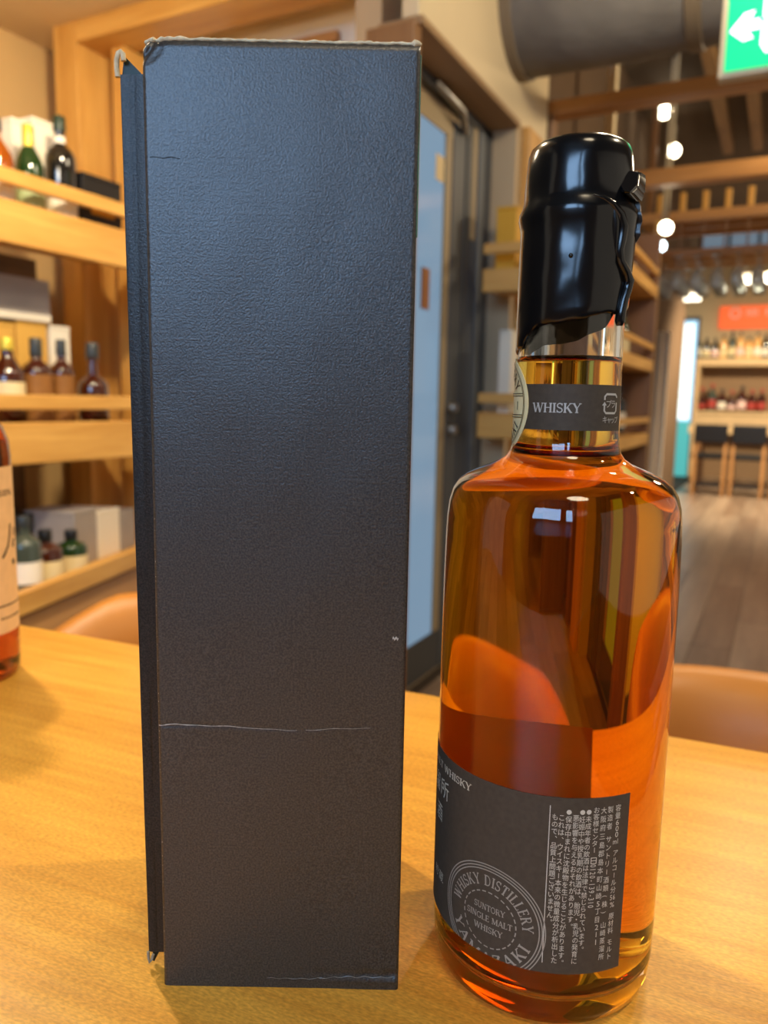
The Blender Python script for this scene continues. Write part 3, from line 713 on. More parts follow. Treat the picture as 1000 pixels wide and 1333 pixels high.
# ------------------------------------------------------------------ tub chairs
def tub_chair(loc, rz, label):
    t = empty('tub_chair', loc, rz); tag(t, label, 'chair', None)
    bm = bmesh.new(); n = 36; rad = .225; prof = []
    m_ = 16
    rings = []
    for k in range(n + 1):
        a = -pi * .08 + pi * 1.16 * k / n            # around the back; sitter faces local -y
        drop = max(0.0, (abs(a - pi / 2) - pi * .30)) * .10
        ring = []
        for j in range(m_):
            b = 2 * pi * j / m_
            rr = .045 * math.cos(b); hh = .145 * (abs(math.sin(b)) ** .6) * (1 if math.sin(b) >= 0 else -1)
            zc = .635 - .145 - drop
            R_ = rad + rr + .03 * (hh / .145)
            ring.append(bm.verts.new((R_ * math.cos(a), R_ * math.sin(a) * .95, zc + hh)))
        rings.append(ring)
    for a, b in zip(rings, rings[1:]):
        for j in range(m_): bm.faces.new((a[j], a[(j + 1) % m_], b[(j + 1) % m_], b[j]))
    bm.faces.new(rings[0]); bm.faces.new(rings[-1]); bmesh.ops.recalc_face_normals(bm, faces=bm.faces)
    smooth_angle(link('backrest', bm, leather, t), 70)
    lathe('seat', [(0, .36), (.20, .36), (.212, .38), (.212, .44), (.195, .465), (0, .47)], leather, t, seg=36)
    for x in (-.17, .17):
        for y in (-.15, .15):
            tube('leg', [(x * 1.15, y * 1.15, 0), (x, y, .37)], [.012, .018], dark_leg, t)
            tube('back_support', [(x * .8, .17, .36), (x * .85, .205, .45)], .012, dark_leg, t) if y > 0 else None
    return t
tub_chair(L2W(-.285, 1.04), YAW + math.radians(-16), 'tan leather tub chair behind the table beside the low display shelf')
tub_chair(L2W(.37, .70), YAW + math.radians(-24), 'tan leather tub chair at the rounded table corner past the whisky bottle')

# ------------------------------------------------------------------ flat lettering tools
def stroke(bm, pts, t, closed=False):
    pts = [Vector((p[0], p[1], 0)) for p in pts]
    if closed: pts = pts + [pts[0]]
    prev = None; n = len(pts)
    for i in range(n):
        if closed and i in (0, n - 1): d = pts[1] - pts[n - 2]
        else: d = pts[min(i + 1, n - 1)] - pts[max(i - 1, 0)]
        d.normalize(); nrm = Vector((-d.y, d.x, 0)) * (t / 2)
        a, b = bm.verts.new(pts[i] + nrm), bm.verts.new(pts[i] - nrm)
        if prev: bm.faces.new((prev[1], b, a, prev[0]))
        prev = (a, b)
def earc(cx, cy, rx_, ry_, a0, a1, n=14):
    return [(cx + rx_ * math.cos(math.radians(a0 + (a1 - a0) * k / n)), cy + ry_ * math.sin(math.radians(a0 + (a1 - a0) * k / n))) for k in range(n + 1)]
T, t_ = .19, .09
SER = {   # width, strokes (points, thickness), serifs (x, y, width)
 'A': (.95, [([(.1, 0), (.46, 1)], t_), ([(.45, 1), (.84, 0)], T), ([(.24, .34), (.70, .34)], t_)], [(.1, 0, .26), (.84, 0, .3)]),
 'D': (.95, [([(.2, 0), (.2, 1)], T), ([(.2, .965), (.45, .965)] + earc(.45, .5, .36, .465, 90, -90) + [(.2, .035)], .10)], [(.16, 1, .26), (.16, 0, .26)]),
 'E': (.80, [([(.2, 0), (.2, 1)], T), ([(.2, .965), (.70, .965)], t_), ([(.2, .52), (.58, .52)], t_), ([(.2, .035), (.72, .035)], t_), ([(.69, 1), (.69, .8)], t_), ([(.71, 0), (.71, .22)], t_), ([(.57, .42), (.57, .62)], t_)], [(.16, 1, .26), (.16, 0, .26)]),
 'G': (1.0, [(earc(.5, .5, .40, .47, 45, 318, 20), .12), ([(.82, .04), (.82, .42)], T), ([(.85, 1), (.80, .72)], t_)], [(.82, .42, .3)]),
 'H': (1.02, [([(.2, 0), (.2, 1)], T), ([(.82, 0), (.82, 1)], T), ([(.2, .52), (.82, .52)], t_)], [(.2, 0, .32), (.2, 1, .32), (.82, 0, .32), (.82, 1, .32)]),
 'I': (.42, [([(.21, 0), (.21, 1)], T)], [(.21, 0, .34), (.21, 1, .34)]),
 'K': (.98, [([(.2, 0), (.2, 1)], T), ([(.24, .36), (.78, 1)], t_), ([(.42, .58), (.84, 0)], T)], [(.2, 0, .32), (.2, 1, .32), (.78, 1, .3), (.84, 0, .28)]),
 'L': (.78, [([(.2, 0), (.2, 1)], T), ([(.2, .035), (.7, .035)], t_), ([(.69, 0), (.69, .24)], t_)], [(.2, 1, .34), (.16, 0, .26)]),
 'M': (1.2, [([(.18, 0), (.18, 1)], t_), ([(.2, 1), (.6, .06)], T), ([(.6, .06), (.98, 1)], t_), ([(1.0, 0), (1.0, 1)], T)], [(.18, 0, .28), (.14, 1, .22), (1.0, 0, .32), (1.04, 1, .24)]),
 'N': (1.0, [([(.18, 0), (.18, 1)], t_), ([(.18, 1), (.82, .02)], T), ([(.82, 0), (.82, 1)], t_)], [(.18, 0, .28), (.14, 1, .24), (.82, 1, .28)]),
 'O': (1.02, [(earc(.51, .5, .40, .47, 0, 360, 24), .125)], []),
 'R': (.95, [([(.2, 0), (.2, 1)], T), ([(.2, .965), (.45, .965)] + earc(.45, .74, .24, .225, 90, -90, 10) + [(.2, .515)], .09), ([(.48, .5), (.82, 0)], T)], [(.2, 0, .32), (.16, 1, .26), (.85, 0, .24)]),
 'S': (.74, [(earc(.37, .74, .25, .225, 20, 250, 14) + earc(.37, .26, .27, .225, 80, -160, 14), .12), ([(.62, 1), (.62, .74)], t_), ([(.1, 0), (.1, .28)], t_)], []),
 'T': (.86, [([(.43, 0), (.43, 1)], T), ([(.06, .965), (.80, .965)], t_), ([(.08, 1), (.08, .76)], t_), ([(.78, 1), (.78, .76)], t_)], [(.43, 0, .36)]),
 'U': (1.0, [([(.2, 1), (.2, .34)] + earc(.5, .34, .30, .30, 180, 360, 12) + [(.8, 1)], .12)], [(.2, 1, .34), (.8, 1, .28)]),
 'W': (1.36, [([(.12, 1), (.42, 0)], T), ([(.42, 0), (.68, .95)], t_), ([(.66, 1), (.96, 0)], T), ([(.96, 0), (1.24, 1)], t_)], [(.12, 1, .3), (.66, 1, .3), (1.24, 1, .28)]),
 'Y': (.94, [([(.12, 1), (.47, .44)], T), ([(.82, 1), (.47, .44)], t_), ([(.47, 0), (.47, .46)], T)], [(.12, 1, .32), (.82, 1, .28), (.47, 0, .34)]),
 'Z': (.86, [([(.12, .965), (.74, .965)], t_), ([(.72, .97), (.14, .03)], T), ([(.12, .035), (.76, .035)], t_), ([(.13, 1), (.13, .76)], t_), ([(.75, 0), (.75, .24)], t_)], []),
 ' ': (.45, [], []),
}
def serif_glyph(ch):
    bm = bmesh.new(); wd, ss, sf = SER[ch]
    for p, th in ss: stroke(bm, p, th)
    for x, y, w_ in sf: yy = .035 if y < .2 else (.965 if y > .8 else y); stroke(bm, [(x - w_ / 2, yy), (x + w_ / 2, yy)], t_)
    vs = [v.co.copy() for v in bm.verts]; bm.verts.index_update(); fc = [[v.index for v in f.verts] for f in bm.faces]; bm.free()
    return wd, vs, fc
class Flat:
    """flat print: faces gathered in s (around) and z (up), wrapped later"""
    def __init__(self): self.v = []; self.f = []
    def add(self, vs, fs, fn):
        o = len(self.v); self.v += [fn(p) for p in vs]; self.f += [[i + o for i in f] for f in fs]
    def serif_line(self, s, cx, z, h, width=None, cond=1.0):
        tot = sum(SER[c][0] for c in s); k = width / (tot * h) if width else cond
        x = cx - tot * h * k / 2
        for c in s:
            wd, vs, fs = serif_glyph(c); self.add(vs, fs, lambda p, x=x: (x + p.x * h * k, z + p.y * h)); x += wd * h * k
    def serif_arc(self, s, cx, cz, R, h, a_mid, flip=False, span=None):
        tot = sum(SER[c][0] for c in s); rr = R if not flip else R + h
        k = (span * R) / (tot * h) if span else 1.0
        pos = -tot * h * k / 2
        for c in s:
            wd, vs, fs = serif_glyph(c); mid = pos + wd * h * k / 2
            a = a_mid - mid / R if not flip else a_mid + mid / R
            ca, sa = math.cos(a), math.sin(a)
            def fn(p):
                lx = (p.x - wd / 2) * h * k; ly = p.y * h
                if not flip: r_ = R + ly; ex, ez = sa, -ca
                else: r_ = R + h - ly; ex, ez = -sa, ca
                return (cx + ca * r_ + ex * lx, cz + sa * r_ + ez * lx)
            self.add(vs, fs, fn); pos += wd * h * k
    def strokes(self, pts, t, closed=False):
        bm = bmesh.new(); stroke(bm, pts, t, closed); bm.verts.index_update()
        self.add([v.co.copy() for v in bm.verts], [[v.index for v in f.verts] for f in bm.faces], lambda p: (p.x, p.y)); bm.free()
    def glyph(self, ch, cx, cz, size, rot=0.0, sx=1.0, sy=1.0):
        vs, fs, bb = GLY[ch]; ca, sa = math.cos(rot), math.sin(rot)
        ox, oy = (bb[0] + bb[1]) / 2, .37
        def fn(p):
            x, y = (p.x - ox) * size * sx, (p.y - oy) * size * sy
            return (cx + x * ca - y * sa, cz + x * sa + y * ca)
        self.add(vs, fs, fn)
    def build(self, name, m, parent, R, clip=None, smin=None):
        bm = bmesh.new(); vv = [bm.verts.new((x, z, 0)) for x, z in self.v]
        for f in self.f:
            try: bm.faces.new([vv[i] for i in f])
            except ValueError: pass
        if clip is not None:
            bmesh.ops.bisect_plane(bm, geom=bm.verts[:] + bm.edges[:] + bm.faces[:], plane_co=(0, clip, 0), plane_no=(0, -1, 0), clear_outer=True)
        for v in bm.verts:
            a = v.co.x / R; v.co = Vector((R * math.sin(a), -R * math.cos(a), v.co.y))
        for f in bm.faces:
            c = f.calc_center_median(); f.normal_update()
            if f.normal.dot(Vector((c.x, c.y, 0))) < 0: f.normal_flip()
        return link(name, bm, m, parent)

COLS = [  # the small print of the back label, right to left
 (20.3, .0820, .0262, list('容量') + ['6', '0', '0', '=ml', '~'] + list('アル') + ['ー' if 0 else 'コ', 'ー', 'ル', '分', '=56', '%', '~'] + list('原材料') + ['~'] + list('モルト')),
 (16.3, .0820, .0266, list('製造者') + ['~'] + list('サントリー酒類') + ['(', '株', ')', '~'] + list('山崎蒸溜所')),
 (13.0, .0820, .0326, list('大阪府三島郡島本町山崎') + ['5'] + list('丁目') + ['2', '|-', '1']),
 (9.5, .0820, .0463, list('お客様センター') + ['~', '#'] + ['/0120-139-310'] * 1),
 (6.0, .0815, .0304, ['●'] + list('未成年者の飲酒は法律で禁じられています。')),
 (3.1, .0815, .0262, ['●'] + list('妊娠中や授乳期の飲酒は、胎児・乳児の発育に')),
 (0.3, .0795, .0388, list('悪影響を与えるおそれがあります。')),
 (-2.9, .0815, .0256, ['●'] + list('保存中まれに沈殿物を生じることがあります。')),
 (-6.0, .0795, .0262, list('これは、ウイスキー本来の微量成分が析出した')),
 (-8.9, .0795, .0400, list('もので、品質上問題ございません。')),
]
need = set('溜所酒貯蔵プラキャップ0123456789-%mlSIN樽()') | set('1|')
for _, _, _, cs in COLS:
    for c in cs:
        for q in c: need.add(q)
need -= set('~#=/')
GLY = {}
tmp = []
for ch in sorted(need):
    cu = bpy.data.curves.new('glyph', 'FONT'); cu.body = ch; cu.size = 1; cu.resolution_u = 2; cu.offset = 0.0
    o = bpy.data.objects.new('glyph', cu); COL.objects.link(o); tmp.append((ch, o, cu))
bpy.context.view_layer.update(); dg = bpy.context.evaluated_depsgraph_get()
for ch, o, cu in tmp:
    me = o.evaluated_get(dg).to_mesh()
    vs = [v.co.copy() for v in me.vertices]; fs = [list(p.vertices) for p in me.polygons]
    xs = [v.x for v in vs] or [0, 1]
    cjk = ord(ch) > 255
    GLY[ch] = (vs, fs, (0, 1) if cjk else (min(xs), max(xs)))
    o.evaluated_get(dg).to_mesh_clear()
for ch, o, cu in tmp:
    bpy.data.objects.remove(o); bpy.data.curves.remove(cu)

# ------------------------------------------------------------------ the black carton
bx0, bw_, bh_, bd_ = -0.0338, 0.0844, 0.3172, 0.082
carton_root = empty('gift_carton', L2W(bx0, 0.2497, HT), YAW); tag(carton_root, 'tall black textured paper gift carton with worn white edges', 'carton')
paper = bpy.data.materials.new('black_ribbed_paper'); paper.use_nodes = True
nt = paper.node_tree; N = nt.nodes; Lk = nt.links; b = N['Principled BSDF']
b.inputs['Roughness'].default_value = .38; b.inputs['Specular IOR Level'].default_value = .66
tc = N.new('ShaderNodeTexCoord')
mp = N.new('ShaderNodeMapping'); mp.inputs['Scale'].default_value = (900, 900, 2400); Lk.new(tc.outputs['Object'], mp.inputs['Vector'])
n1 = N.new('ShaderNodeTexNoise'); n1.inputs['Scale'].default_value = 1.0; n1.inputs['Detail'].default_value = 3; Lk.new(mp.outputs[0], n1.inputs['Vector'])
n2 = N.new('ShaderNodeTexNoise'); n2.inputs['Scale'].default_value = 1500; n2.inputs['Detail'].default_value = 2; Lk.new(tc.outputs['Object'], n2.inputs['Vector'])
wv = N.new('ShaderNodeTexWave'); wv.bands_direction = 'Z'; wv.inputs['Scale'].default_value = 170; wv.inputs['Distortion'].default_value = 1.2; wv.inputs['Detail'].default_value = 2; Lk.new(tc.outputs['Object'], wv.inputs['Vector'])
ad = N.new('ShaderNodeMath'); ad.operation = 'MULTIPLY_ADD'; ad.inputs[1].default_value = .28; Lk.new(n1.outputs['Fac'], ad.inputs[0]); Lk.new(n2.outputs['Fac'], ad.inputs[2])
ad2 = N.new('ShaderNodeMath'); ad2.operation = 'MULTIPLY_ADD'; Lk.new(wv.outputs['Fac'], ad2.inputs[0]); ad2.inputs[1].default_value = .06; Lk.new(ad.outputs[0], ad2.inputs[2])
bp = N.new('ShaderNodeBump'); bp.inputs['Strength'].default_value = .6; bp.inputs['Distance'].default_value = .00018
Lk.new(ad2.outputs[0], bp.inputs['Height']); Lk.new(bp.outputs['Normal'], b.inputs['Normal'])
rp = N.new('ShaderNodeValToRGB'); rp.color_ramp.elements[0].color = rgb(24, 22, 20); rp.color_ramp.elements[1].color = rgb(66, 59, 52)
rp.color_ramp.elements[0].position = .35; rp.color_ramp.elements[1].position = .7
Lk.new(n2.outputs['Fac'], rp.inputs['Fac']); Lk.new(rp.outputs['Color'], b.inputs['Base Color'])
card = mat('raw_card', rgb(206, 190, 156), .85, var=.2, vscale=400)
scuff = mat('paper_scuff', rgb(176, 170, 160), .8)
lining = mat('dark_green_lining', rgb(14, 34, 26), .5)
green_edge = mat('green_edge', rgb(70, 100, 74), .7)

NX, NZ = 44, 150
hwid = bw_ / 2
def front_pt(u_, v_):
    """front sheet of the carton, u across, v up, with gentle warps and a crushed top-left corner"""
    x = -hwid + u_ * bw_; z = v_ * bh_
    y = .00018 * noise.noise(Vector((x * 60, z * 40, 1.3))) + .0003 * noise.noise(Vector((x * 18, z * 14, 4.0)))
    # crushed corner, top left
    dx, dz_ = u_ * bw_, (1 - v_) * bh_
    c = max(0, 1 - math.hypot(dx / .0075, dz_ / .008))
    y += .0022 * c + .0007 * c * math.sin(dx * 1900 + dz_ * 1300)
    # rounded top edge
    if dz_ < .0025: y += .0012 * (1 - dz_ / .0025) ** 2
    # crease across, two thirds down
    zc = .0985 + .0006 * math.sin(u_ * 9) + .0004 * noise.noise(Vector((u_ * 12, 0, 2)))
    y += .00016 * math.exp(-((z - zc) / .0007) ** 2) * max(0, 1 - u_ * 1.05)
    # pushed-in foot, bottom right
    f = max(0, u_ - .55) / .45
    y += .0005 * f * math.exp(-((z - .0060) / .0014) ** 2) * (1 + .5 * math.sin(u_ * 60)) - .0003 * f * math.exp(-((z - .0032) / .0012) ** 2)
    # side edges rounded
    e = min(u_, 1 - u_) * bw_
    if e < .0012: y += .0007 * (1 - e / .0012) ** 2
    return Vector((x, y, z))
US = sorted(set([0, .0025, .005, .008, .012, .017, .024, .033, .044, .056, .07, .085] + [1 - q for q in (0, .0025, .005, .008, .012, .017, .025)] + [q / 36 for q in range(4, 36)]))
ZS = sorted(set([q / 100 for q in range(0, 97)] + [(.0985 + (q - 12) * .00028) / bh_ for q in range(25)] + [q * .0005 / bh_ for q in range(1, 22)] + [1 - q * .0004 / bh_ for q in range(0, 24)]))
NX, NZ = len(US) - 1, len(ZS) - 1
bm = bmesh.new()
grid = [[bm.verts.new(front_pt(US[i], ZS[j])) for i in range(NX + 1)] for j in range(NZ + 1)]
for j in range(NZ):
    for i in range(NX): bm.faces.new((grid[j][i], grid[j][i + 1], grid[j + 1][i + 1], grid[j + 1][i]))
back = {}
def bv(i, j):
    if (i, j) not in back: back[(i, j)] = bm.verts.new((-hwid + bw_ * US[i], bd_, bh_ * ZS[j]))
    return back[(i, j)]
for j in range(NZ):
    bm.faces.new((grid[j][0], grid[j + 1][0], bv(0, j + 1), bv(0, j))); bm.faces.new((grid[j + 1][NX], grid[j][NX], bv(NX, j), bv(NX, j + 1)))
for i in range(NX):
    bm.faces.new((grid[NZ][i], grid[NZ][i + 1], bv(i + 1, NZ), bv(i, NZ))); bm.faces.new((grid[0][i + 1], grid[0][i], bv(i, 0), bv(i + 1, 0)))
for j in range(NZ):
    pass
bm.faces.new([bv(i, 0) for i in range(NX + 1)] + [bv(NX, j) for j in range(1, NZ + 1)] + [bv(i, NZ) for i in range(NX - 1, -1, -1)] + [bv(0, j) for j in range(NZ - 1, 0, -1)])
bmesh.ops.recalc_face_normals(bm, faces=bm.faces)
smooth_angle(link('carton_body', bm, paper, carton_root), 50)

def ribbon(name, pts, wid, m, parent, lift=.00016, seed=1):
    """a frayed ribbon lying on the carton's front sheet; pts in (u, v)"""
    bm = bmesh.new(); rr = random.Random(seed); prev = None
    for k, (u_, v_) in enumerate(pts):
        wv_ = (wid[k] if isinstance(wid, list) else wid) * rr.uniform(.5, 1.3)
        p = front_pt(u_, v_); p.y -= lift
        a, c = bm.verts.new(p + Vector((0, 0, wv_ / 2))), bm.verts.new(p - Vector((0, 0, wv_ / 2)))
        m_ = bm.verts.new(p + Vector((0, -lift * .8, 0)))
        if prev: bm.faces.new((prev[0], prev[2], m_, a)); bm.faces.new((prev[2], prev[1], c, m_))
        prev = (a, c, m_)
    bmesh.ops.recalc_face_normals(bm, faces=bm.faces)
    return link(name, bm, m, parent)
def crease_v(u_): return (.0985 + .0006 * math.sin(u_ * 9) + .0004 * noise.noise(Vector((u_ * 12, 0, 2)))) / bh_ + .0016 * math.exp(-((u_ - .06) / .05) ** 2)
ribbon('crease_line', [(.003 + k * .0075, crease_v(.003 + k * .0075)) for k in range(76)], [.00034 * (1 - k / 110) for k in range(76)], scuff, carton_root, seed=2)
ribbon('crease_line', [(.60 + k * .0075, crease_v(.6 + k * .0075)) for k in range(36)], [.00018 * (1 - k / 50) for k in range(36)], scuff, carton_root, seed=4)
ribbon('scuff_mark', [(.944 + k * .004, .4135 + .0012 * math.sin(k * 2.1)) for k in range(7)], .0008, scuff, carton_root, seed=5)
ribbon('hairline_scratch', [(.02 + k * .01, .892 + .0006 * math.sin(k)) for k in range(12)], .00014, mat('faint_scratch', rgb(22, 22, 22), .6), carton_root, seed=6)
ribbon('foot_fold', [(.44 + k * .018, .0120 + .0035 * min(1, max(0, (k - 10) / 9)) + .0007 * math.sin(k * 1.7)) for k in range(31)], [.0002 + .0003 * k / 31 for k in range(31)], mat('worn_fold', rgb(96, 88, 78), .3), carton_root, seed=8)
# raw card showing along the worn top edge
bm = bmesh.new(); rr = random.Random(9)
pts = []; rad = []
for k in range(90):
    u_ = k / 89; p = front_pt(u_, 1.0); p.z += .0003 + .0003 * noise.noise(Vector((k * .3, 0, 0))); p.y += .0002
    pts.append(p); rad.append(.00055 * rr.uniform(.6, 1.25) * (1.5 if k < 14 else 1.0) * (1.9 if k > 86 else 1.0))
bm_tube(bm, pts, rad, 8); smooth_angle(link('worn_top_edge', bm, card, carton_root), 50)
tube('worn_side_edge', [(hwid + .0001, .0011 + .0002 * math.sin(k), bh_ - .003 - k * .0028) for k in range(20)], .00028, green_edge, carton_root, seg=6)
tube('worn_foot_edge', [(-hwid + .001 + bw_ * .98 * k / 40, .0006, .0004 + .0001 * math.sin(k * 1.3)) for k in range(41)], .00032, mat('worn_foot', rgb(120, 108, 92), .8), carton_root, seg=6)
# dotted score line on the left and its perforations
rr = random.Random(12); bm = bmesh.new()
for k in range(34):
    z = .012 + k * .0050 + rr.uniform(-.0022, .0022); x = -hwid + .0006
    s_ = rr.uniform(.00005, .00014); p = front_pt(.004, z / bh_)
    bm_box(bm, p.x, p.x + s_ * 1.2, p.y - .00012, p.y + .00005, z, z + s_ * rr.uniform(1.5, 4))
o = link('worn_corner_specks', bm, scuff, carton_root); o['kind'] = 'stuff'
# side flap standing out on the left, a little further back, with its folded card ends
def unl(px, py, fwd):      # carton-local point under a pixel at a forward distance
    d = RC @ Vector((px - 500.0, -(py - 667.0), -FPX)); s_ = fwd / d.y
    return Vector((d.x * s_ - bx0, fwd - .2497, d.z * s_ + .21))
FW = .2497 + .0055
tl, tr_ = unl(153.5, 97, FW), unl(200, 97, FW - .0004); bl, br = unl(191.5, 1240, FW), unl(226, 1240, FW - .0004)
bm = bmesh.new(); rows = []
for j in range(41):
    f = j / 40; a = bl.lerp(tl, f); c = br.lerp(tr_, f); c.x = max(c.x, -hwid + .0012)
    row = []
    for q, (s_, dy) in enumerate(((0.0, .0060), (0.0, .0020), (.06, .0004), (.34, .0000), (.40, .00022), (.46, .0000), (.8, 0.0), (1.0, 0.0))):
        p = a.lerp(c, s_); p.y += dy + .0002 * noise.noise(Vector((f * 9, s_ * 3, 0)))
        if q == 0: p.x += .0012
        row.append(bm.verts.new(p))
    rows.append(row)
for a, c in zip(rows, rows[1:]):
    for k in range(len(a) - 1): bm.faces.new((a[k], a[k + 1], c[k + 1], c[k]))
bmesh.ops.solidify(bm, geom=bm.faces[:], thickness=.0008)
bmesh.ops.recalc_face_normals(bm, faces=bm.faces)
smooth_angle(link('side_flap', bm, paper, carton_root), 40)
def card_end(pts_px, fwd, wd, name='card_end', m=card):
    pts_ = [unl(x, y, fwd) for x, y in pts_px]
    return tube(name, pts_, wd, m, carton_root, seg=8)
card_end([(153.5, 101), (152, 90), (152, 78), (154, 70), (157, 68), (160, 71), (161, 80)], FW + .003, .00085)
card_end([(193.0, 1239), (193.5, 1247), (195, 1253), (198, 1249), (199.5, 1243)], FW + .003, .00055, m=mat('dirty_card', rgb(150, 138, 116), .8))
def fan(name, px_pts, fwd, m, th=.0015):
    P = [unl(x, y, fwd) for x, y in px_pts]; bm = bmesh.new()
    a = [bm.verts.new(p) for p in P]; c = [bm.verts.new(p + Vector((0, th, 0))) for p in P]
    bm.faces.new(a); bm.faces.new(list(reversed(c)))
    for i in range(len(P)): j = (i + 1) % len(P); bm.faces.new((a[i], c[i], c[j], a[j]))
    bmesh.ops.recalc_face_normals(bm, faces=bm.faces); return link(name, bm, m, carton_root)
fan('inner_lining', [(158, 110), (161.5, 73), (183, 95), (190, 110)], FW + .0045, lining)
fan('inner_lining', [(199, 1230), (199, 1251), (201, 1252), (208, 1238), (212, 1230)], FW + .0045, lining)

# ------------------------------------------------------------------ the whisky bottle
BC = Vector((.0636, .2727))
bot = empty('whisky_bottle', L2W(BC.x, BC.y, HT), YAW); tag(bot, 'clear bottle of amber whisky with black wax seal and dark label', 'bottle')
def glass_mat(name, ior, col=(1, 1, 1, 1), vol=False, rough=0.0):
    m = bpy.data.materials.new(name); m.use_nodes = True; nt = m.node_tree; nt.nodes.remove(nt.nodes['Principled BSDF'])
    g = nt.nodes.new('ShaderNodeBsdfGlass'); g.inputs['IOR'].default_value = ior; g.inputs['Color'].default_value = col; g.inputs['Roughness'].default_value = rough
    nt.links.new(g.outputs[0], nt.nodes['Material Output'].inputs['Surface'])
    if vol:
        v = nt.nodes.new('ShaderNodeVolumeAbsorption'); v.inputs['Color'].default_value = (.970, .805, .02, 1); v.inputs['Density'].default_value = 90
        nt.links.new(v.outputs[0], nt.nodes['Material Output'].inputs['Volume'])
    return m
g_clear = glass_mat('clear_glass', 1.5, (.985, .99, .985, 1))
g_liq = glass_mat('whisky_in_glass', 1.36 / 1.5, vol=True)
g_top = glass_mat('whisky_surface', 1.36, vol=True)
outer = [(0, .0042), (.018, .0040), (.028, .0028), (.0335, .0008), (.0355, 0), (.0375, .0004), (.0393, .0022), (.0405, .006), (.0410, .012), (.0413, .025), (.0414, .06), (.0414, .11), (.0413, .145), (.0410, .163),
         (.0407, .1705), (.0401, .1755), (.0389, .1797), (.0369, .1828), (.0340, .1850), (.0305, .1868), (.0265, .1884), (.0230, .1899), (.0206, .1915), (.0191, .1938), (.0184, .197), (.0181, .204), (.0178, .22), (.0175, .24), (.0175, .272)]
ZL = .2262
inner_b = [(0, .0118), (.012, .0115), (.024, .0098), (.031, .0086), (.0352, .0094), (.0374, .012), (.0384, .017), (.0388, .028), (.0389, .06), (.0389, .11), (.0388, .145), (.0385, .161), (.0381, .168), (.0373, .173), (.0358, .1768), (.0335, .1796), (.0303, .1818), (.0265, .1840), (.0225, .1862), (.0192, .1886), (.0173, .1915), (.0164, .196), (.0160, .204), (.0157, .22), (.0156, ZL)]
inner_t = [(.0156, ZL), (.0155, .24), (.0155, .268)]
SEG = 128
bm = bmesh.new()
ro, fo = bm_lathe(bm, outer, SEG, True, False)
ri, fi = bm_lathe(bm, inner_t, SEG, False, False)
for f in fi: f.normal_flip()
for k in range(SEG):
    bm.faces.new((ro[-1][k], ro[-1][(k + 1) % SEG], ri[-1][(k + 1) % SEG], ri[-1][k]))
o = link('glass', bm, g_clear, bot); smooth_angle(o, 60)
bm = bmesh.new()
rings, fs = bm_lathe(bm, inner_b, SEG, True, False)
rim = rings[-1]; prev = rim
for r_, z_ in ((.0154, ZL - .0008), (.0150, ZL - .0013), (.0140, ZL - .0016)):
    ring = [bm.verts.new((r_ * math.cos(2 * pi * k / SEG), r_ * math.sin(2 * pi * k / SEG), z_)) for k in range(SEG)]
    for k in range(SEG):
        f = bm.faces.new((prev[k], prev[(k + 1) % SEG], ring[(k + 1) % SEG], ring[k])); f.material_index = 1
    prev = ring
f = bm.faces.new(prev); f.material_index = 1
o = link('whisky', bm, g_liq, bot, mats=[g_liq, g_top]); smooth_angle(o, 60); o['label'] = 'amber whisky filling the bottle to the neck'

def wrap_patch(name, R, a0, a1, z0, z1, m, parent, inner=None, th=.00018, n=None):
    n = n or max(4, int(abs(a1 - a0) / 3)); bm = bmesh.new(); A_ = []; B_ = []
    for k in range(n + 1):
        a = math.radians(a0 + (a1 - a0) * k / n); s_, c_ = math.sin(a), -math.cos(a)
        A_.append([bm.verts.new(((R + th) * s_, (R + th) * c_, z)) for z in (z0, z1)]); B_.append([bm.verts.new((R * s_, R * c_, z)) for z in (z0, z1)])
    for k in range(n):
        bm.faces.new((A_[k][0], A_[k + 1][0], A_[k + 1][1], A_[k][1]))
        f = bm.faces.new((B_[k + 1][0], B_[k][0], B_[k][1], B_[k + 1][1])); f.material_index = 1
        bm.faces.new((A_[k][1], A_[k + 1][1], B_[k + 1][1], B_[k][1])); bm.faces.new((A_[k + 1][0], A_[k][0], B_[k][0], B_[k + 1][0]))
    bm.faces.new((A_[0][0], A_[0][1], B_[0][1], B_[0][0])); bm.faces.new((A_[-1][1], A_[-1][0], B_[-1][0], B_[-1][1]))
    bmesh.ops.recalc_face_normals(bm, faces=bm.faces)
    return smooth_angle(link(name, bm, m, parent, mats=[m, inner or m]), 50)
lab = mat('charcoal_label', rgb(72, 62, 51), .6, spec=.22, var=.10, vscale=500, bump=.2, bscale=1800, bdist=.0001)
lab_in = mat('label_paper_back', rgb(214, 190, 156), .8)
ink = mat('silver_grey_ink', rgb(196, 186, 168), .55)
RL_ = .04145
label = wrap_patch('label', RL_, -205, 26.6, .0225, .0850, lab, bot, lab_in); label['label'] = 'charcoal paper body label with silver printing'
RP = RL_ + .00026
deg = lambda d: math.radians(d) * RP
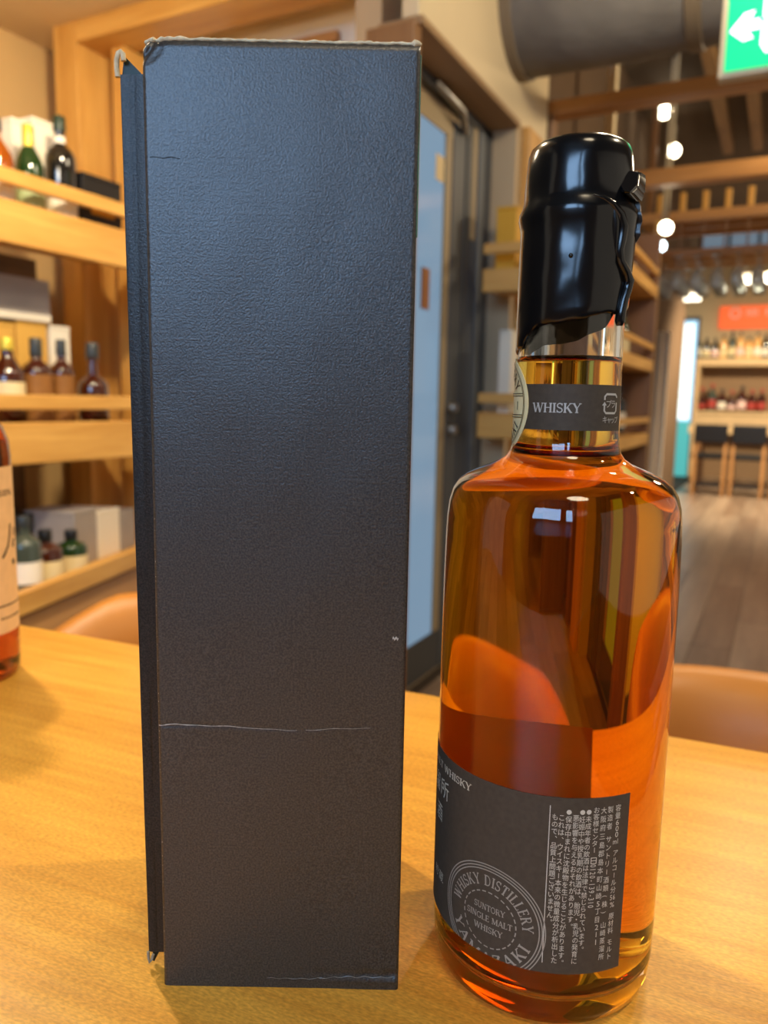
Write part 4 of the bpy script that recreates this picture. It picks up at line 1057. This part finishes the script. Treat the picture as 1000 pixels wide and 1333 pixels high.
# small print, vertical Japanese columns
fp = Flat()
ROT = set('ー（）()〜')
for a, z1_, z0_, cs in COLS:
    s_ = deg(a); units = sum(.6 if c == '~' else (6.8 if c.startswith('/') else (.8 if c in '0123456789' and len(c) == 1 else 1.0)) for c in cs)
    pit = (z1_ - z0_) / units; sz = .00218; sx = 1.0; sy_ = min(1.15, max(.9, pit * .99 / sz))
    z = z1_
    for c in cs:
        if c == '~': z -= pit * .6; continue
        if c.startswith('='):
            tx = c[1:]
            for q, ch in enumerate(tx): fp.glyph(ch, s_ + (q - (len(tx) - 1) / 2) * .00115, z - pit / 2, .0027, sx=.75)
            z -= pit; continue
        if c.startswith('/'):
            tx = c[1:]; step = pit * 6.8 / len(tx)
            for q, ch in enumerate(tx): fp.glyph(ch, s_, z - step * (q + .5), .0028, rot=-pi / 2, sx=.75)
            z -= pit * 6.8; continue
        if c == '#':
            zc = z - pit / 2
            for dx in (-1, 1): fp.strokes([(s_ + dx * .0009, zc - .001), (s_ + dx * .0009, zc + .001)], .00025)
            for dx in (-.001, 0, .001): fp.strokes([(s_ - .001, zc + dx), (s_ + .001, zc + dx)], .00025)
            z -= pit; continue
        if c == '|-': fp.strokes([(s_, z - pit * .2), (s_, z - pit * .8)], .00022); z -= pit; continue
        if c == '●':
            fp.add([Vector((math.cos(2 * pi * k / 14), math.sin(2 * pi * k / 14), 0)) for k in range(14)], [list(range(14))], lambda p: (s_ + p.x * .00082, z - pit / 2 + p.y * .00082)); z -= pit; continue
        if c in '0123456789%': p_ = pit * (.8 if c != '%' else 1); fp.glyph(c, s_, z - p_ / 2, .0027); z -= p_; continue
        if c in ROT: fp.glyph(c, s_, z - pit / 2, sz, rot=-pi / 2, sy=1.0)
        elif c in '、。': fp.glyph(c, s_ + .0013, z - pit / 2 + .0012, sz)
        else: fp.glyph(c, s_, z - pit / 2, sz, sy=sy_)
        z -= pit
fp.build('small_print', ink, label, RP)
fl = Flat(); fl.strokes([(deg(-11.2), .0262 + (.0559) * k / 12) for k in range(13)], .00026)
fl.build('rule_line', ink, label, RP + .00002)
# round stamp
st = Flat(); sc, sz_ = deg(-37.6), .0356
for r_ in (.0199, .0189, .0179): st.strokes([(sc + r_ * math.cos(2 * pi * k / 72), sz_ + r_ * math.sin(2 * pi * k / 72)) for k in range(72)], .00038, True)
for k in range(26):
    a0_ = 2 * pi * k / 26
    st.strokes([(sc + .0101 * math.cos(a0_ + q * .05), sz_ + .0101 * math.sin(a0_ + q * .05)) for q in range(4)], .00042)
st.serif_arc('WHISKY DISTILLERY', sc, sz_, .0123, .0037, math.radians(88), span=math.radians(176))
st.serif_arc('YAMAZAKI', sc, sz_, .0123, .0041, math.radians(270), flip=True, span=math.radians(140))
st.serif_line('SUNTORY', sc + .0002, sz_ + .0031, .0022, .0120)
st.serif_line('SINGLE MALT', sc, sz_ - .0008, .0022, .0178)
st.serif_line('WHISKY', sc, sz_ - .0047, .0022, .0112)
st.build('round_stamp', mat('stamp_ink', rgb(150, 140, 126), .55), label, RP + .00004, clip=.0226)
hd = Flat(); hd.serif_line('MALT WHISKY', deg(-70.9), .0786, .0026, .0304)
for ch, a, z, s_ in (('所', -72.6, .0718, .0078), ('溜', -84.0, .0718, .0078), ('酒', -79.0, .0613, .0072), ('蔵', -73.5, .0374, .0042), ('貯', -80.0, .0374, .0042)): hd.glyph(ch, deg(a), z, s_)
hd.build('heading_print', mat('heading_ink', rgb(196, 186, 164), .5), label, RP)
# neck band
RN = .0181
band = wrap_patch('neck_band', RN, -200, 61, .2016, .2167, lab, bot, lab_in); band['label'] = 'charcoal neck band printed with silver lettering'
RNP = RN + .00042; dn = lambda d: math.radians(d) * RNP
nb = Flat(); nb.serif_line('WHISKY', dn(-24.5), .2074, .0031, dn(51.5))
# recycling mark
mx_, mz_, mw = dn(37.0), .2106, .0031
def rsq(a0, pts): nb.strokes(pts, .00055)
e_ = mw
nb.strokes([(mx_ - e_, mz_ + .0012), (mx_ - e_, mz_ + e_ - .0008), (mx_ - e_ + .0008, mz_ + e_), (mx_ + e_ - .0008, mz_ + e_), (mx_ + e_, mz_ + e_ - .0008), (mx_ + e_, mz_ + .0020)], .0007)
nb.strokes([(mx_ + e_, mz_ + .0004), (mx_ + e_, mz_ - e_ + .0008), (mx_ + e_ - .0008, mz_ - e_), (mx_ - e_ + .0008, mz_ - e_), (mx_ - e_, mz_ - e_ + .0008), (mx_ - e_, mz_ - .0004)], .0007)
nb.add([Vector((-1, 0, 0)), Vector((1, 0, 0)), Vector((0, 1.2, 0))], [[0, 1, 2]], lambda p: (mx_ - e_ + p.x * .0010, mz_ - .0006 + p.y * .001))
for q, ch in enumerate('プラ'): nb.glyph(ch, mx_ + (q - .5) * .0024, mz_ - .0001, .0029)
for q, ch in enumerate('キャップ'): nb.glyph(ch, mx_ + dn(1.5) + (q - 1.5) * .0020, .2053, .0025)
nb.build('neck_print', mat('neck_ink', rgb(176, 170, 160), .5), band, RNP)
# round cream sticker wrapped on the neck
RS = .0186
sk_m = mat('cream_sticker', rgb(244, 222, 164), .55, var=.05, vscale=200)
bm = bmesh.new(); rs_ = .0164; ac, zc_s = math.radians(-107), .2095
def stp(x, z, R=RS): a = ac + x / R; return Vector((R * math.sin(a), -R * math.cos(a), zc_s + z))
rg = []
for q in range(1, 9):
    r_ = rs_ * q / 8; rg.append([bm.verts.new(stp(r_ * math.cos(2 * pi * k / 48), r_ * math.sin(2 * pi * k / 48))) for k in range(48)])
c0 = bm.verts.new(stp(0, 0))
for k in range(48): bm.faces.new((c0, rg[0][k], rg[0][(k + 1) % 48]))
for a, c in zip(rg, rg[1:]):
    for k in range(48): bm.faces.new((a[k], c[k], c[(k + 1) % 48], a[(k + 1) % 48]))
bmesh.ops.recalc_face_normals(bm, faces=bm.faces)
bmesh.ops.solidify(bm, geom=bm.faces[:], thickness=.00018)
bmesh.ops.recalc_face_normals(bm, faces=bm.faces)
stk = smooth_angle(link('round_sticker', bm, sk_m, bot), 50); stk['label'] = 'round cream sticker with black print on the neck'
sf = Flat(); so = ac * (RS + .0003)
for r_ in (.0149, .0144): sf.strokes([(so + r_ * math.cos(2 * pi * k / 60), zc_s + r_ * math.sin(2 * pi * k / 60)) for k in range(60)], .0002, True)
for dz1 in (.0040, .0032, -.0032, -.0040):
    xw = math.sqrt(.0144 ** 2 - dz1 ** 2); sf.strokes([(so - xw + 2 * xw * k / 16, zc_s + dz1) for k in range(17)], .00022)
sf.serif_arc('DISTILLERY', so, zc_s, .0100, .0036, math.radians(90), span=math.radians(128))
sf.serif_arc('YAMAZAKI', so, zc_s, .0100, .0036, math.radians(270), flip=True, span=math.radians(118))
sf.glyph('1', so + .0105, zc_s, .0042)
sf.build('sticker_print', mat('sticker_ink', rgb(54, 44, 30), .6), stk, RS + .0003)

# black wax seal
wax = mat('black_wax', rgb(12, 12, 13), .17, spec=.55)
wp = [(.2690, .0190), (.2715, .0194), (.2735, .0192), (.2755, .0184), (.2775, .0179), (.2810, .01785), (.2850, .0177), (.2890, .0174), (.2920, .0170), (.2942, .0162), (.2956, .0146), (.2962, .011), (.2964, .005)]
def wax_low(a):    # lower edge of the wax around the neck (degrees, 0 = towards the camera)
    pts = [(-180, .232), (-110, .2270), (-78, .2292), (-62, .2335), (-48, .2354), (-8, .2374), (32, .2398), (60, .241), (90, .243), (130, .236), (180, .232)]
    for (a0, z0), (a1, z1) in zip(pts, pts[1:]):
        if a0 <= a <= a1: f = (a - a0) / (a1 - a0); f = f * f * (3 - 2 * f); return z0 + (z1 - z0) * f + .0003 * math.sin(a * .11) + .00012 * math.sin(a * .31)
    return .232
bm = bmesh.new(); SW = 120; cols_ = []
for k in range(SW):
    a = -180 + 360 * k / SW; ar = math.radians(a); zl = wax_low(a); col = []
    lowp = [(zl, .01765), (zl + .0002, .0182), (zl + .001, .0186)]
    for q in range(1, 9):
        f = q / 9; lowp.append((zl + .001 + (.2675 - zl - .001) * f, .0186 + .0002 * math.sin(f * 3)))
    prof = lowp + [(.2640, .0187), (.2652, .0184), (.2664, .0188), (.2676, .0185)] * 0 + [(.2675, .0186)] + wp
    for z, r in prof:
        nz = .00028 * noise.noise(Vector((math.sin(ar) * 2.2, math.cos(ar) * 2.2, z * 160))) + .00012 * noise.noise(Vector((math.sin(ar) * 6, math.cos(ar) * 6, z * 420)))
        if .262 < z < .2695: nz += .00018 * math.sin((z - .262) * 2400)
        rr_ = r + nz * (1 if z < .294 else .3)
        # sag of wax swelling out to the right
        rr_ += .0011 * math.exp(-((a - 58) / 26) ** 2) * math.exp(-((z - .266) / .012) ** 2)
        col.append(bm.verts.new((rr_ * math.sin(ar), -rr_ * math.cos(ar), z)))
    cols_.append(col)
for k in range(SW):
    a, c = cols_[k], cols_[(k + 1) % SW]
    for q in range(len(a) - 1): bm.faces.new((a[q], c[q], c[q + 1], a[q + 1]))
tv = bm.verts.new((0, 0, .2965))
for k in range(SW): bm.faces.new((cols_[k][-1], cols_[(k + 1) % SW][-1], tv))
# inner skin so the seal has thickness against the glass
bmesh.ops.recalc_face_normals(bm, faces=bm.faces)
seal = smooth_angle(link('wax_seal', bm, wax, bot), 60); seal['label'] = 'glossy black dipped wax seal with drips'
def wpt(a, z, r): ar = math.radians(a); return Vector((r * math.sin(ar), -r * math.cos(ar), z))
dpts = [wpt(*p) for p in ((2, .2758, .0180), (12, .2750, .0184), (22, .2733, .0189), (31, .2705, .0192), (36, .2670, .0192), (35, .2630, .0190), (33, .2595, .0190), (35, .2562, .0192), (43, .2532, .0195), (50, .2505, .0197), (48, .2475, .0195), (45, .2445, .0192), (43, .2410, .0189), (42, .2375, .0188), (42, .2360, .0187))]
tube('wax_drip', dpts, [.0004, .0008, .0012, .0016, .0019, .0018, .0016, .0015, .0016, .0018, .0017, .0016, .0016, .0017, .0010], wax, seal, seg=16)
tube('wax_drip', [wpt(*p) for p in ((24, .2722, .0186), (27, .268, .0187), (28, .2635, .0187), (29, .2590, .0186), (30, .2560, .0185))], [.0010, .0014, .0011, .0007, .0003], wax, seal, seg=12)
lathe('wax_bead', [(0, -.0008), (.0005, -.0006), (.0008, 0), (.0005, .0006), (0, .0008)], wax, seal, wpt(-17, .2572, .0188), seg=14, ang=80)
# torn pull tab and clear fin on the right
bm = bmesh.new()
ra = 66
tabp = [(.0150, .2846), (.0182, .2850), (.0212, .2856), (.0217, .2842), (.0215, .2792), (.0204, .2762), (.0176, .2766), (.0156, .2800)]
def tabv(r, z, off): ar = math.radians(ra); return Vector((r * math.sin(ar) + off * math.cos(ar), -r * math.cos(ar) + off * math.sin(ar), z))
fa = [bm.verts.new(tabv(r - .0014, z, -.0132 + (.0012 if q in (1, 6, 7) else 0) + (.003 if q in (2, 3, 4) else 0) + (z - .2762) * .78)) for q, (r, z) in enumerate(tabp)]; fb = [bm.verts.new(tabv(r, z, .0022)) for r, z in tabp]
bm.faces.new(fa); bm.faces.new(list(reversed(fb)))
for k in range(len(tabp)): j = (k + 1) % len(tabp); bm.faces.new((fa[k], fb[k], fb[j], fa[j]))
bmesh.ops.recalc_face_normals(bm, faces=bm.faces); bmesh.ops.bevel(bm, geom=bm.edges[:], offset=.0007, segments=3, affect='EDGES')
smooth_angle(link('pull_tab', bm, wax, seal), 30)
bm = bmesh.new(); prev = None
for k in range(15):
    f = k / 14; z = .2765 - f * .0215; r = .0186 + .0026 * math.sin(pi * min(1, f * 1.15 + .15)) ** .8 + .0004 * math.sin(k * 1.9)
    a_, c_ = [], []
    for off in (-.0006, .0006):
        a_.append(bm.verts.new(tabv(.0175, z, off))); c_.append(bm.verts.new(tabv(r, z, off * .5)))
    [setattr(v_, 'co', v_.co + Vector((0, .0009 * math.sin(k * 1.7), 0))) for v_ in c_]
    cur = (a_[0], c_[0], c_[1], a_[1])
    if prev:
        for q in range(4): bm.faces.new((prev[q], prev[(q + 1) % 4], cur[(q + 1) % 4], cur[q]))
    else: bm.faces.new(cur)
    prev = cur
bm.faces.new(prev); bmesh.ops.recalc_face_normals(bm, faces=bm.faces)
smooth_angle(link('wax_fin', bm, mat('thin_wax', rgb(40, 30, 22), .3, trans=.5), seal), 50)
# stopper under the wax
lathe('stopper', [(0, .2600), (.0150, .2600), (.0152, .2725), (.0170, .2730), (.0168, .2900), (0, .2905)], mat('cork_stopper', rgb(120, 84, 52), .8), bot, seg=40)

# ------------------------------------------------------------------ tan-labelled bottle at the left edge
LBc = L2W(-.3135, .555); 
lb = empty('labelled_bottle', Vector((LBc.x, LBc.y, HT)), YAW); tag(lb, 'amber whisky bottle with tan paper label standing on the table', 'bottle')
Rb = .0385
lprof = [(0, .004), (.028, .003), (.033, 0), (.0365, .001), (.0382, .005), (.0385, .012), (.0385, .165), (.0375, .176), (.034, .186), (.027, .196), (.020, .204), (.0160, .213), (.0150, .225), (.0150, .262)]
bm = bmesh.new(); bm_lathe(bm, lprof, 72, True, True)
tint = bpy.data.materials.new('amber_glass_solid'); tint.use_nodes = True
nt = tint.node_tree; nt.nodes.remove(nt.nodes['Principled BSDF'])
g = nt.nodes.new('ShaderNodeBsdfGlass'); g.inputs['IOR'].default_value = 1.4; nt.links.new(g.outputs[0], nt.nodes['Material Output'].inputs['Surface'])
v = nt.nodes.new('ShaderNodeVolumeAbsorption'); v.inputs['Color'].default_value = (.80, .42, .02, 1); v.inputs['Density'].default_value = 60; nt.links.new(v.outputs[0], nt.nodes['Material Output'].inputs['Volume'])
bmesh.ops.recalc_face_normals(bm, faces=bm.faces)
smooth_angle(link('glass', bm, tint, lb), 60)
tan_l = mat('tan_label', rgb(226, 186, 136), .75, var=.06, vscale=120)
ll = wrap_patch('paper_label', Rb + .0001, -150, 150, .036, .158, tan_l, lb, lab_in)
ttx = Flat(); RT = Rb + .00045; dt = lambda d: math.radians(d) * RT
ttx.serif_line('SIN', dt(86), .137, .0042, dt(26)); ttx.strokes([(dt(-150 + 300 * k / 80), .0565) for k in range(81)], .0011)
ttx.strokes([(dt(92), .116), (dt(90), .108), (dt(86), .100), (dt(80), .095), (dt(76), .092)], .0022)
ttx.strokes([(dt(100), .104), (dt(97), .098)], .0036); ttx.strokes([(dt(103), .112), (dt(101), .106)], .003); ttx.strokes([(dt(96), .089), (dt(96.5), .085)], .004)
for k in range(9): ttx.strokes([(dt(70 + k * 4), .047), (dt(72.4 + k * 4), .0475)], .0016)
ttx.build('label_print', mat('label_ink', rgb(60, 48, 36), .6), ll, RT)
lathe('stopper', [(0, .255), (.0175, .255), (.018, .258), (.018, .282), (.0165, .285), (0, .285)], cap_black, lb, seg=32)
